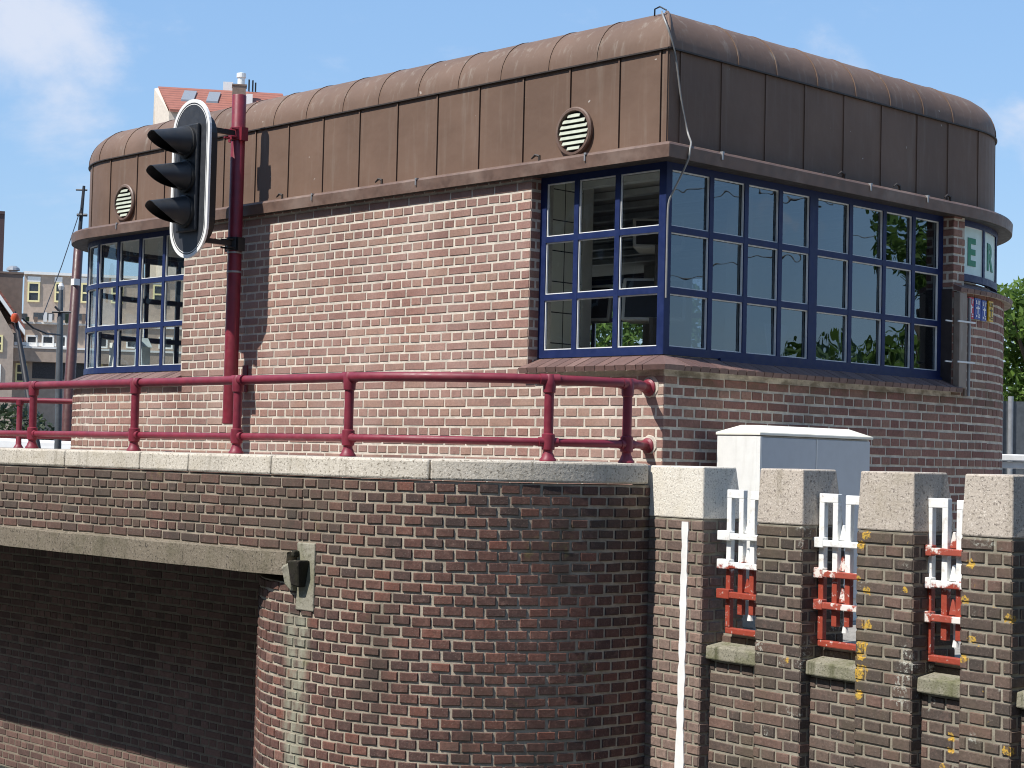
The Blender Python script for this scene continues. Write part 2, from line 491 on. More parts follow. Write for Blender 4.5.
M['leaf'] = leaf_material('leaf', [(0.055, 0.11, 0.018), (0.11, 0.19, 0.03), (0.17, 0.27, 0.05)], 0.4)
M['hedge_leaf'] = leaf_material('hedge_leaf', [(0.018, 0.032, 0.014), (0.035, 0.055, 0.022), (0.055, 0.085, 0.03)], 0.2)
M['bark'] = paint('bark', (0.10, 0.075, 0.055), 0.9, 0.3, bump=0.6, scale=8)


# ------------------------------------------------------------------ mesh building
class MB:
    def __init__(self):
        self.v = []
        self.f = []
        self.mi = []
        self.c = []
        self.has_c = False

    def face(self, idx, mi=0, col=None):
        self.f.append(idx)
        self.mi.append(mi)
        self.c.append(col or (0.5, 0.5, 0.5, 1))
        if col:
            self.has_c = True

    def quad(self, a, b, c, d, mi=0, col=None):
        i = len(self.v)
        self.v += [a, b, c, d]
        self.face((i, i + 1, i + 2, i + 3), mi, col)

    def hexa(self, p, mi=0, col=None):
        """p: 8 points, bottom ring 0-3, top ring 4-7"""
        i = len(self.v)
        self.v += [tuple(q) for q in p]
        for q in ((0, 3, 2, 1), (4, 5, 6, 7), (0, 1, 5, 4), (1, 2, 6, 5), (2, 3, 7, 6), (3, 0, 4, 7)):
            self.face(tuple(i + k for k in q), mi, col)

    def box(self, x0, x1, y0, y1, z0, z1, mi=0, fr=None, col=None):
        p = [(x0, y0, z0), (x1, y0, z0), (x1, y1, z0), (x0, y1, z0), (x0, y0, z1), (x1, y0, z1), (x1, y1, z1), (x0, y1, z1)]
        if fr:
            p = [fr(*q) for q in p]
        self.hexa(p, mi, col)

    def tube(self, pts, rad, seg=12, mi=0, caps=True):
        pts = [Vector(p) for p in pts]
        rads = rad if isinstance(rad, (list, tuple)) else [rad] * len(pts)
        i0 = len(self.v)
        prev = None
        for k, p in enumerate(pts):
            if k == 0:
                d = pts[1] - p
            elif k == len(pts) - 1:
                d = p - pts[k - 1]
            else:
                d = (pts[k + 1] - p).normalized() + (p - pts[k - 1]).normalized()
            d.normalize()
            if prev is None:
                a = d.cross(Vector((0, 0, 1)))
                if a.length < 1e-3:
                    a = d.cross(Vector((1, 0, 0)))
            else:
                a = prev - d * prev.dot(d)
            a.normalize()
            prev = a
            b = d.cross(a)
            for j in range(seg):
                an = 2 * PI * j / seg
                self.v.append(tuple(p + (a * math.cos(an) + b * math.sin(an)) * rads[k]))
        for k in range(len(pts) - 1):
            for j in range(seg):
                a = i0 + k * seg + j
                b = i0 + k * seg + (j + 1) % seg
                self.face((a, b, b + seg, a + seg), mi)
        if caps:
            self.face(tuple(i0 + j for j in range(seg))[::-1], mi)
            e = i0 + (len(pts) - 1) * seg
            self.face(tuple(e + j for j in range(seg)), mi)

    def lathe(self, prof, origin, axis, seg=24, mi=0, caps=True):
        """prof: list of (radius, distance along axis)"""
        ax = Vector(axis).normalized()
        a = ax.cross(Vector((0, 0, 1)))
        if a.length < 1e-3:
            a = Vector((1, 0, 0))
        a.normalize()
        b = ax.cross(a)
        o = Vector(origin)
        i0 = len(self.v)
        for r, h in prof:
            for j in range(seg):
                an = 2 * PI * j / seg
                self.v.append(tuple(o + ax * h + (a * math.cos(an) + b * math.sin(an)) * r))
        for k in range(len(prof) - 1):
            for j in range(seg):
                p = i0 + k * seg + j
                q = i0 + k * seg + (j + 1) % seg
                self.face((p, q, q + seg, p + seg), mi)
        if not caps:
            return
        self.face(tuple(i0 + j for j in range(seg))[::-1], mi)
        e = i0 + (len(prof) - 1) * seg
        self.face(tuple(e + j for j in range(seg)), mi)

    def sweep(self, path, s0, s1, prof, ds=0.12, mi=0, col=None):
        """closed profile of (offset, z) swept along a path between s0 and s1"""
        ss = path.stations(s0, s1, ds)
        n = len(prof)
        i0 = len(self.v)
        for s in ss:
            for off, z in prof:
                x, y = path.at(s, off)
                self.v.append((x, y, z))
        for k in range(len(ss) - 1):
            for j in range(n):
                a = i0 + k * n + j
                b = i0 + k * n + (j + 1) % n
                self.face((a, b, b + n, a + n), mi, col)
        self.face(tuple(i0 + j for j in range(n))[::-1], mi, col)
        e = i0 + (len(ss) - 1) * n
        self.face(tuple(e + j for j in range(n)), mi, col)

    def slab(self, path, s0, s1, z0, z1, o0, o1, ds=0.12, mi=0, col=None):
        self.sweep(path, s0, s1, [(o0, z0), (o1, z0), (o1, z1), (o0, z1)], ds, mi, col)

    def build(self, name, mats, parent=None, smooth=False, bevel=0.0, origin=None):
        me = bpy.data.meshes.new(name)
        vs = self.v
        if origin is not None:
            vs = [(p[0] - origin[0], p[1] - origin[1], p[2] - origin[2]) for p in vs]
        me.from_pydata([tuple(p) for p in vs], [], self.f)
        for m in (mats if isinstance(mats, (list, tuple)) else [mats]):
            me.materials.append(M[m] if isinstance(m, str) else m)
        me.polygons.foreach_set('material_index', self.mi)
        if self.has_c:
            ca = me.color_attributes.new('brick', 'FLOAT_COLOR', 'CORNER')
            buf = []
            for f, c in zip(self.f, self.c):
                buf += list(c) * len(f)
            ca.data.foreach_set('color', buf)
        bm = bmesh.new()
        bm.from_mesh(me)
        bmesh.ops.recalc_face_normals(bm, faces=bm.faces)
        bm.to_mesh(me)
        bm.free()
        if smooth:
            me.polygons.foreach_set('use_smooth', [True] * len(me.polygons))
            try:
                me.set_sharp_from_angle(angle=R(38))
            except Exception:
                pass
        me.update()
        o = bpy.data.objects.new(name, me)
        COL.objects.link(o)
        if origin is not None:
            o.location = origin
        if parent is not None:
            o.parent = parent
            if parent.type == 'EMPTY' or parent.location.length > 0:
                o.location = Vector(o.location) - parent.matrix_world.translation if False else Vector(o.location) - world_loc(parent)
        if bevel:
            bv = o.modifiers.new('bevel', 'BEVEL')
            bv.width = bevel
            bv.segments = 2
            bv.limit_method = 'ANGLE'
            bv.angle_limit = R(40)
        return o


def world_loc(o):
    v = Vector(o.location)
    while o.parent:
        o = o.parent
        v += Vector(o.location)
    return v


def empty(name, loc, label, cat, group=None):
    o = bpy.data.objects.new(name, None)
    o.empty_display_size = 0.2
    COL.objects.link(o)
    o.location = loc
    return tag(o, label, cat, group)


def tag(o, label, cat, group=None, kind=None):
    o['label'] = label
    o['category'] = cat
    if group:
        o['group'] = group
    if kind:
        o['kind'] = kind
    return o


def copy_tree(o, parent=None, shift=None):
    c = o.copy()
    COL.objects.link(c)
    if parent:
        c.parent = parent
    if shift is not None:
        c.location = Vector(o.location) + Vector(shift)
    for ch in [k for k in bpy.data.objects if k.parent == o]:
        copy_tree(ch, c)
    return c


class Path:
    """plan line made of straight and round pieces; side=+1: outward is to the left of travel"""
    def __init__(self, segs, side):
        self.segs = []
        self.side = side
        s = 0
        for g in segs:
            if g[0] == 'L':
                p, q = Vector(g[1]), Vector(g[2])
                ln = (q - p).length
                self.segs.append(('L', s, ln, p, (q - p).normalized()))
            else:
                _, c, r, a0, a1 = g
                ln = r * abs(R(a1 - a0))
                self.segs.append(('A', s, ln, Vector(c), r, R(a0), R(a1)))
            s += ln
        self.len = s

    def at(self, s, off=0.0):
        seg = self.segs[0]
        for g in self.segs:
            if s >= g[1] - 1e-9:
                seg = g
        t = s - seg[1]
        if seg[0] == 'L':
            d = seg[4]
            p = seg[3] + d * t
        else:
            k = t / seg[2]
            a = seg[5] + (seg[6] - seg[5]) * k
            p = seg[3] + Vector((math.cos(a), math.sin(a))) * seg[4]
            sg = 1 if seg[6] > seg[5] else -1
            d = Vector((-math.sin(a), math.cos(a))) * sg
        n = Vector((-d.y, d.x)) * self.side
        q = p + n * off
        return q.x, q.y

    def stations(self, s0, s1, ds):
        out = {round(s0, 6), round(s1, 6)}
        for g in self.segs:
            a, b = g[1], g[1] + g[2]
            for e in (a, b):
                if s0 < e < s1:
                    out.add(round(e, 6))
            if g[0] == 'A':
                k = max(2, int(g[2] / ds))
                for i in range(1, k):
                    e = a + g[2] * i / k
                    if s0 < e < s1:
                        out.add(round(e, 6))
        return sorted(out)


def bricks(mb, path, s0, s1, z0, z1, course, bond, prot=0.003, joint=0.010, cham=0.003, jit=0.0015, wid=0.215, sph=0.0, e0=0.0, e1=0.0, zref=0.0, tint=(0, 1), mi=0):
    """lay single bricks on a path; e0/e1 let end bricks run past the corner"""
    k0 = math.floor((z0 - zref) / course + 1e-6)
    k1 = math.ceil((z1 - zref) / course - 1e-6)
    for k in range(k0, k1):
        za = max(z0, zref + k * course + joint / 2)
        zb = min(z1, zref + (k + 1) * course - joint / 2)
        if zb - za < 0.018:
            continue
        if bond == 'english':
            pit, ph = (wid, 0.0) if k % 2 == 0 else (wid / 2, wid / 4)
        else:
            pit, ph = wid / 2 * 1.08, (wid / 4 * 1.08 if k % 2 else 0.0)
        ph += sph + random.uniform(-0.004, 0.004)
        i0 = math.floor((s0 - ph) / pit)
        i1 = math.ceil((s1 - ph) / pit)
        for i in range(i0, i1):
            a = ph + i * pit + joint / 2
            b = ph + (i + 1) * pit - joint / 2
            fa = fb = False
            if a < s0 + joint:
                a = s0 - e0
                fa = True
            if b > s1 - joint:
                b = s1 + e1
                fb = True
            if b - a < 0.022:
                continue
            j = lambda q=1.0: random.uniform(-jit, jit) * q
            a1, b1 = a + (0 if fa else j()), b + (0 if fb else j())
            zc, zd = za + j(), zb + j()
            pr = prot + j(0.6)
            cc = cham
            t = tint[0] + (tint[1] - tint[0]) * random.random()
            col = (t, random.random(), 0, 1)
            sk = j(0.8)
            base = len(mb.v)
            for (s, z, o) in ((a1, zc, -0.005), (b1, zc + sk, -0.005), (b1, zd + sk, -0.005), (a1, zd, -0.005),
                              (a1 + cc, zc + cc + j(0.5), pr), (b1 - cc, zc + cc + sk, pr), (b1 - cc, zd - cc + sk, pr), (a1 + cc, zd - cc + j(0.5), pr)):
                x, y = path.at(s, o)
                mb.v.append((x, y, z))
            for q in ((4, 5, 6, 7), (0, 1, 5, 4), (1, 2, 6, 5), (2, 3, 7, 6), (3, 0, 4, 7)):
                mb.face(tuple(base + w for w in q), mi, col)


# ------------------------------------------------------------------ ground and water
mb = MB()
mb.box(-1500, 1500, -1500, 1500, -6.0, -1.985)
o = mb.build('water', 'water')
tag(o, 'dark canal water', 'water', kind='structure')

mb = MB()   # quay island the cabin stands on
poly = [(-9.6, -0.26), (0.16, -0.26), (0.22, -0.03), (4.1, -0.60), (40, -5.9), (60, 9), (-0.5, 9.5), (-9.6, 9.5)]
n = len(poly)
mb.v = [(x, y, -0.30) for x, y in poly] + [(x, y, -2.6) for x, y in poly]
mb.face(tuple(range(n)))
for i in range(n):
    j = (i + 1) % n
    mb.face((i, j, j + n, i + n))
o = mb.build('pavement', 'pavement')
tag(o, 'grey quay pavement around the cabin', 'pavement', kind='structure')

mb = MB()   # raised walk behind the quay wall
mb.box(-9.5, -0.30, -1.41, -0.28, 0.06, 0.10)
mb.box(-9.5, -0.30, -0.276, -0.02, -0.5, 0.096)
o = mb.build('quay_walk', 'pavement')
tag(o, 'narrow walk behind the quay coping', 'pavement', kind='structure')

mb = MB()   # far bank: everything beyond about 30 m to the north west, reaching the horizon
poly = [(-18, 60), (-30, 9), (-44, -24), (-900, -500), (-1400, 900), (500, 1400), (60, 60)]
n = len(poly)
mb.v = [(x, y, -0.30) for x, y in poly] + [(x, y, -2.6) for x, y in poly]
mb.face(tuple(range(n)))
for i in range(n):
    j = (i + 1) % n
    mb.face((i, j, j + n, i + n))
o = mb.build('far_bank', 'pavement')
tag(o, 'far bank street and land', 'ground', kind='structure')

# ------------------------------------------------------------------ bridge keeper's cabin
CP = Path([('L', (0, 0), (-6.4, 0)), ('A', (-6.4, 1.2), 1.2, -90, -180), ('L', (-7.6, 1.2), (-7.6, 3.9)), ('A', (-6.4, 3.9), 1.2, 180, 90),
           ('L', (-6.4, 5.1), (-1.9, 5.1)), ('A', (-1.9, 3.2), 1.9, 90, 0), ('L', (0, 3.2), (0, 0))], 1)
L = CP.len


def sr(y):
    """path position of a point y metres along the right hand face"""
    return L - y


cabin = empty('keeper_cabin', (0, 0, -0.3), 'brick bridge keeper\'s cabin with blue framed windows and brown sheet metal top', 'building')
SB = 13.2   # back window
SBE = 15.4
SE = sr(3.2) - 1.55    # end of the lettered window
wall_regions = [  # s0, s1, z0, z1, start overhang, end overhang
    (0.0, L, -0.30, 1.165, 0.003, 0.003),
    (1.145, 5.07, 1.165, 2.435, 0, 0),
    (9.75, SB, 1.165, 2.435, 0, 0),
    (SBE, SE - 0.4, 1.165, 2.435, 0, 0),
    (SE - 0.4, sr(3.05), 1.165, 1.925, 0, 0.003),
    (sr(3.19), sr(3.05), 1.927, 2.435, 0, 0.003),
]
mb = MB()
random.seed(11)
for (a, b, z0, z1, e0, e1) in wall_regions:
    bricks(mb, CP, a, b, z0, z1, 0.0625, 'english', prot=0.0025, joint=0.0135, cham=0.003, jit=0.002, wid=0.213, e0=e0, e1=e1, zref=-0.0275)
for p, q, sd_, z0 in (((0, 3.05), (-0.10, 3.05), 1, 1.927), ((-1.145, 0.10), (-1.145, 0.0), 1, 1.215)):
    rv = Path([('L', p, q)], 1)
    tx, ty = rv.at(0.05, 1.0)
    want = (ty < 2.5) if p[1] > 3 else ((tx > -1.145) if p[0] > -2 else (tx < -5.165))
    if not want:
        rv.side = -1
    bricks(mb, rv, 0.0, 0.10, z0, 2.435, 0.0625, 'header', prot=0.0025, joint=0.0135, cham=0.003, jit=0.002, wid=0.2, sph=0.05, zref=-0.0275)
for (a, b, z0, z1, e0, e1) in wall_regions:
    mb.slab(CP, a, b, z0, z1, -0.0015, -0.20 if z1 < 2.0 else -0.20, 0.1, mi=1)
# header brick over the pier and reveals
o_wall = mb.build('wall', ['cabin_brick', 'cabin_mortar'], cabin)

# brick sills on edge, sloping outward
def soldier_sill(s0, s1, zback, name, m0=False, m1=False):
    mb = MB()

    def run(a, b, pr, mi, col, ma=False, mz=False):
        st_ = CP.stations(a, b, 0.1)
        i0 = len(mb.v)
        n = len(pr)
        for k, q in enumerate(st_):
            for off, z in pr:
                q2 = q - off if (k == 0 and ma) else (q + off if (k == len(st_) - 1 and mz) else q)
                x, y = CP.at(q2, off)
                mb.v.append((x, y, z))
        for k in range(len(st_) - 1):
            for j in range(n):
                p = i0 + k * n + j
                r_ = i0 + k * n + (j + 1) % n
                mb.face((p, r_, r_ + n, p + n), mi, col)
        mb.face(tuple(i0 + j for j in range(n))[::-1], mi, col)
        e = i0 + (len(st_) - 1) * n
        mb.face(tuple(e + j for j in range(n)), mi, col)

    n = max(2, int(round((s1 - s0) / 0.086)))
    for i in range(n):
        fa, fz = (m0 and i == 0), (m1 and i == n - 1)
        a = s0 + (s1 - s0) * i / n + (0.0 if fa else 0.0035)
        b = s0 + (s1 - s0) * (i + 1) / n - (0.0 if fz else 0.0035)
        if fa:
            b += 0.03
        elif m0 and i == 1:
            a += 0.03
        if fz:
            a -= 0.03
        elif m1 and i == n - 2:
            b -= 0.03
        dz = random.uniform(-0.0015, 0.0015)
        run(a, b, [(-0.09, zback - 0.05), (0.058, zback - 0.094), (0.066, zback - 0.064 + dz), (-0.09, zback + dz)], 0, (random.random(), 0, 0, 1), fa, fz)
    run(s0 + (0 if m0 else .004), s1 - (0 if m1 else .004), [(-0.09, zback - 0.052), (0.052, zback - 0.096), (0.058, zback - 0.066), (-0.09, zback - 0.004)], 1, (0.5, 0, 0, 1), m0, m1)
    return mb.build(name, ['sill_brick', 'cabin_mortar'], cabin)


soldier_sill(0.0, 1.165, 1.280, 'sill', m0=True)
soldier_sill(5.05, 9.77, 1.280, 'sill')
soldier_sill(sr(3.10), L, 1.280, 'sill', m1=True)
soldier_sill(SE - 0.38, sr(3.05), 1.985, 'sill')
# mortar fill under the sill overhang
for (a, b, z0, z1) in ((0.10, 1.145, 1.160, 1.283), (sr(3.05), L - 0.10, 1.160, 1.283), (5.07, 9.75, 1.160, 1.283), (SE - 0.38, sr(3.05), 1.92, 1.993)):
    mb = MB()
    mb.slab(CP, a, b, z0, z1, -0.092, -0.2, 0.1)
    mb.build('bedding', 'cabin_mortar', cabin)
for (a, b) in ((0.0, 1.145), (sr(3.05), L), (5.07, 9.75)):
    mb = MB()
    mb.slab(CP, a, b, 1.164, 1.20, -0.003, -0.09, 0.1)
    mb.build('bedding', 'cabin_mortar', cabin)


def window(s0, s1, z0, z1, mull, bars, fw_=0.052, bw=0.038, name='window', frame='blue_frame', off=-0.085, wide=(), glass='glass'):
    """frame, glazing bars, panes and the white glazing beads"""
    mb = MB()
    o0, o1 = off, off - 0.030
    mb.slab(CP, s0, s0 + fw_, z0, z1, o0, o1, 0.08)
    mb.slab(CP, s1 - fw_, s1, z0, z1, o0, o1, 0.08)
    edges = [s0 + fw_]
    for m in mull:
        w = bw if m not in wide else bw * 2.3
        mb.slab(CP, m - w / 2, m + w / 2, z0 + 0.05, z1 - 0.05, o0 + 0.001, o1, 0.08)
        edges += [m - w / 2, m + w / 2]
    edges.append(s1 - fw_)
    zs = [z0 + 0.05]
    for (a, b) in ((z0, z0 + 0.05), (z1 - 0.05, z1)):
        mb.slab(CP, s0 + fw_, s1 - fw_, a, b, o0 + 0.0005, o1, 0.08)
    for zb in bars:
        for i in range(0, len(edges), 2):
            mb.slab(CP, edges[i], edges[i + 1], zb - bw / 2, zb + bw / 2, o0, o1, 0.08)
        zs += [zb - bw / 2, zb + bw / 2]
    zs.append(z1 - 0.05)
    w = mb.build(name, frame, cabin)
    gl = MB()
    inn = MB()
    for i in range(0, len(edges), 2):
        a, b = edges[i], edges[i + 1]
        for j in range(0, len(zs), 2):
            c, d = zs[j], zs[j + 1]
            if b - a > 0.2 and abs(CP.at(a, 1)[0] - CP.at(a, 0)[0]) > 0.9 or abs(CP.at(a, 1)[1] - CP.at(a, 0)[1]) > 0.99:
                tl = [random.uniform(-.0022, .0022) for _ in range(3)]
                co = (tl[0], tl[1], tl[1] + tl[2] - tl[0], tl[2])      # the four corners of one slightly tilted flat sheet
                ring = []
                for dd in (-0.0235, -0.0275):
                    for (q_, z_), k_ in zip(((a - .003, c - .003), (b + .003, c - .003), (b + .003, d + .003), (a - .003, d + .003)), co):
                        x_, y_ = CP.at(q_, o0 + dd + k_)
                        ring.append((x_, y_, z_))
                gl.hexa(ring)
            else:
                gl.slab(CP, a - 0.003, b + 0.003, c - 0.003, d + 0.003, o0 - 0.021, o0 - 0.026, 0.05)
            q = 0.0065
            for (p0, p1, p2, p3) in ((a, a + q, c, d), (b - q, b, c, d), (a + q, b - q, c, c + q), (a + q, b - q, d - q, d)):
                inn.slab(CP, p0, p1, p2, p3, o0 - 0.008, o0 - 0.0205, 0.08)
    gl.build('pane', glass, w)
    inn.build('glazing_bead', 'white_frame', w)
    return w


ZB = [1.668, 2.035]
WZ0, WZ1 = 1.285, 2.44
m_left = [0.478, 0.826]
window(0.0875, 1.143, WZ0, WZ1, m_left, ZB)
window(5.073, 9.74, WZ0, WZ1, [5.4977, 5.8566, 6.20, 6.545, 6.89, 7.235, 7.58, 7.925, 8.27, 8.615, 8.96, 9.305], ZB)
my = [0.506, 0.842, 1.187, 1.535, 1.945, 2.332, 2.682]
ms = sorted(sr(y) for y in my)
window(sr(3.05), sr(0.0865), WZ0, WZ1, ms, ZB, wide=(sr(1.535),), glass='tinted_glass')
window(SB, SBE, WZ0, WZ1, [SB + 0.36 * i for i in range(1, 6)], ZB)
# lower apron of the two right hand casements
mb = MB()
mb.slab(CP, sr(3.04), sr(0.60), 1.232, 1.29, -0.07, -0.10, 0.2)
mb.build('window_apron', 'blue_frame', cabin)

# lettered window on the round corner
w = window(SE, sr(3.195), 1.995, 2.44, [sr(3.615), sr(4.02), sr(4.40)], [], name='window', frame='blue_frame', off=-0.05)
mb = MB()
mb.slab(CP, SE + 0.05, sr(3.2) - 0.03, 2.035, 2.40, -0.060, -0.0695, 0.05)
board = mb.build('letter_board', 'letter_board', w)


def text_mesh(txt, size, mat, parent, pos, xdir, ydir, name, bold=0.0):
    cu = bpy.data.curves.new(name, 'FONT')
    cu.body = txt
    cu.size = size
    cu.extrude = 0.0015
    cu.offset = bold
    cu.align_x = 'CENTER'
    cu.align_y = 'CENTER'
    tmp = bpy.data.objects.new('tmp', cu)
    COL.objects.link(tmp)
    bpy.context.view_layer.update()
    dg = bpy.context.evaluated_depsgraph_get()
    me = bpy.data.meshes.new_from_object(tmp.evaluated_get(dg))
    bpy.data.objects.remove(tmp)
    xd, yd = Vector(xdir).normalized(), Vector(ydir).normalized()
    zd = xd.cross(yd)
    mt = Matrix((xd, yd, zd)).transposed().to_4x4()
    mt.translation = Vector(pos)
    me.transform(mt)
    me.materials.clear()
    me.materials.append(M[mat])
    o = bpy.data.objects.new(name, me)
    COL.objects.link(o)
    if parent:
        wl = world_loc(parent)
        me.transform(Matrix.Translation(-wl))
        o.parent = parent
    return o


def letter(ch, y, z, size):
    s = sr(y)
    x0, y0 = CP.at(s, -0.0575)
    xa, ya = CP.at(s - 0.02, -0.0575)
    xb, yb = CP.at(s + 0.02, -0.0575)
    return text_mesh(ch, size, 'green_letter', board, (x0, y0, z), (xa - xb, ya - yb, 0), (0, 0, 1), 'letter', 0.009)


letter('E', 3.395, 2.20, 0.27)
letter('R', 3.79, 2.20, 0.27)

# sheet metal band (fascia) : sheets with standing joints, dark shadow gap behind
def panel_edges():
    e = [0.055]
    while e[-1] < FL - 0.6:
        e.append(e[-1] + 0.415)
    return e


FO = -0.085
# the sheet metal top turns the far right corner more tightly than the brick below
FP = Path([('L', (0, 0), (-6.4, 0)), ('A', (-6.4, 1.2), 1.2, -90, -180), ('L', (-7.6, 1.2), (-7.6, 3.9)), ('A', (-6.4, 3.9), 1.2, 180, 90),
           ('L', (-6.4, 5.1), (-1.956, 5.1)), ('L', (-1.956, 5.1), (-0.5305, 4.343)), ('A', (-1.0, 3.46), 1.0, 62, 0), ('L', (0, 3.46), (0, 0))], 1)
FL = FP.len
fr_ = lambda y: FL - y
mb = MB()
left_e = [-FO + 0.001, 0.14] + [0.055 + 0.42 * i for i in range(1, 49)]
right_e = [fr_(-FO), fr_(0.20), fr_(0.585), fr_(1.019), fr_(1.424), fr_(1.85), fr_(2.28), fr_(2.71), fr_(3.10), fr_(3.5)]
cut = min(right_e)
ed = sorted([e for e in left_e if e < cut - 0.2] + right_e)
for a, b in zip(ed[:-1], ed[1:]):
    mb.slab(FP, a + 0.004, b - 0.004, 2.545, 3.104, FO, FO - 0.02, 0.08)
    mb.slab(FP, a + 0.0035, a + 0.0145, 2.547, 3.102, FO + 0.007, FO - 0.01, 0.08)
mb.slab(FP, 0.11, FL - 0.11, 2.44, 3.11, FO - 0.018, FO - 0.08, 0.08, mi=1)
mb.box(-0.125, -0.0875, 0.0875, 0.125, 2.53, 3.104)
mb.build('fascia', ['bronze_sheet', 'bronze_dark'], cabin)
# corner post of the fascia
# eaves strip with drip edge
mb = MB()
EAVES_LATER = True
# rounded roof edge: quarter round sheets with raised seams
RR = 0.295
arc_pts = [(FO + 0.012 - RR * (1 - math.cos(a)), 3.112 + RR * math.sin(a)) for a in [PI / 2 * i / 9 for i in range(10)]]


def roof_sweep(mb, sa, sb, grow=0.0, mi=0):
    pr = [(FO + 0.012 - RR + (RR + grow) * math.cos(a), 3.112 + (RR + grow) * math.sin(a)) for a in [PI / 2 * i / 9 for i in range(10)]]
    pr += [(FO + 0.012 - RR, 3.112 + RR - 0.03)] + [(FO + 0.012 - RR + (RR - 0.03) * math.cos(a), 3.112 + (RR - 0.03) * math.sin(a)) for a in [PI / 2 * i / 4 for i in (3, 2, 1, 0)]]
    return pr


mb = MB()
# mitred along the sharp corner: each end section is sheared with its own offset
def roof_run(mb, ss, pr, mi=0, mitre0=False, mitre1=False, path=FP):
    i0 = len(mb.v)
    n = len(pr)
    for k, s in enumerate(ss):
        for off, z in pr:
            s2 = s
            if k == 0 and mitre0:
                s2 = s - off
            if k == len(ss) - 1 and mitre1:
                s2 = s + off
            x, y = path.at(s2, off)
            mb.v.append((x, y, z))
    for k in range(len(ss) - 1):
        for j in range(n):
            a = i0 + k * n + j
            b = i0 + k * n + (j + 1) % n
            mb.face((a, b, b + n, a + n), mi)


st = [0.0] + [s for s in CP.stations(0.4, L - 0.4, 0.06)] + [L]
me_ = MB()
roof_run(me_, st, [(0.055, 2.428), (0.060, 2.502), (0.048, 2.516), (0.0, 2.532), (-0.10, 2.540), (-0.10, 2.436)], 0, True, True, CP)
me_.build('eaves_strip', 'bronze_trim', cabin)
me_ = MB()
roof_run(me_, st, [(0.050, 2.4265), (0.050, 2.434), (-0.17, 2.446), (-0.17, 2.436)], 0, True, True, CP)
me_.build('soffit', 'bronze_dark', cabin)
st = [0.0] + [s for s in FP.stations(0.5, FL - 0.5, 0.06)] + [FL]
roof_run(mb, st, roof_sweep(mb, 0, L), 0, True, True)
seam_s = [0.265 + 0.42 * i for i in range(1, 47)]
seam_s = [s for s in seam_s if s < cut - 0.1] + [fr_(y) for y in (0.72, 1.12, 1.53, 1.95, 2.36, 2.77, 3.15)]
for s in seam_s:
    s += random.uniform(-0.02, 0.02)
    pr = roof_sweep(mb, 0, 0, 0.005)
    roof_run(mb, [s - 0.007, s + 0.007], pr, 0)
    i = len(mb.v) - 2 * len(pr)
    mb.face(tuple(range(i, i + len(pr))))
    mb.face(tuple(range(i + len(pr), i + 2 * len(pr))))
# hip seam over the sharp corner
hip = [(-(off), (off) * -1, z) for off, z in [(FO + 0.012 - RR + (RR + 0.004) * math.cos(a), 3.112 + (RR + 0.004) * math.sin(a)) for a in [PI / 2 * i / 9 for i in range(10)]]]
mb.tube([(off, -off, z) for off, z in [(FO + 0.012 - RR + RR * math.cos(a), 3.112 + RR * math.sin(a)) for a in [PI / 2 * i / 9 for i in range(10)]]], 0.012, 8)
edge = mb.build('roof_edge', 'bronze_sheet', cabin, smooth=True)
mb = MB()
pts = [FP.at(s, FO - RR + 0.02) for s in FP.stations(0.4, FL - 0.4, 0.1)]
c0 = (FO - RR + 0.02, -(FO - RR + 0.02))
pts = [c0] + pts
mb.v = [(x, y, 3.112 + RR - 0.006) for x, y in pts] + [(x, y, 2.9) for x, y in pts]
n = len(pts)
mb.face(tuple(range(n)))
mb.face(tuple(range(n, 2 * n))[::-1])
for i in range(n):
    mb.face((i, (i + 1) % n, (i + 1) % n + n, i + n))
mb.build('flat_roof', 'bronze_dark', cabin)

# shadow line where fascia meets the roof edge, drawn as a thin dark bead
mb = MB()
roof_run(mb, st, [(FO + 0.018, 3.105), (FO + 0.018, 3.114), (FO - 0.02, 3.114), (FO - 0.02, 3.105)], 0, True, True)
mb.build('shadow_bead', 'bronze_dark', cabin)


def round_vent(x, z):
    y = -FO - 0.0
    mb = MB()
    seg = 32
    mb.lathe([(0.126, 0.0), (0.152, 0.0), (0.155, 0.022), (0.147, 0.030), (0.132, 0.030), (0.126, 0.0)], (x, y - 0.002, z), (0, -1, 0), 36, caps=False)
    v = mb.build('vent', 'bronze_trim', cabin, smooth=True)
    mb = MB()
    mb.lathe([(0.126, 0.0), (0.126, 0.006)], (x, y - 0.001, z), (0, -1, 0), 28)
    mb.build('vent_back', 'black', v)
    mb = MB()
    for k in range(-3, 4):
        zc = z + k * 0.034
        hw = math.sqrt(max(0.0, 0.122 ** 2 - (abs(k * 0.034) + .008) ** 2))
        if hw < 0.02:
            continue
        mb.hexa([(x - hw, y - 0.029, zc - 0.012), (x + hw, y - 0.029, zc - 0.012), (x + hw, y - 0.025, zc - 0.014), (x - hw, y - 0.025, zc - 0.014),
                 (x - hw, y - 0.018, zc + 0.011), (x + hw, y - 0.018, zc + 0.011), (x + hw, y - 0.010, zc + 0.009), (x - hw, y - 0.010, zc + 0.009)])
    mb.build('vent_slats', 'vent_slat', v)


round_vent(-0.845, 2.695)
round_vent(-6.10, 2.71)

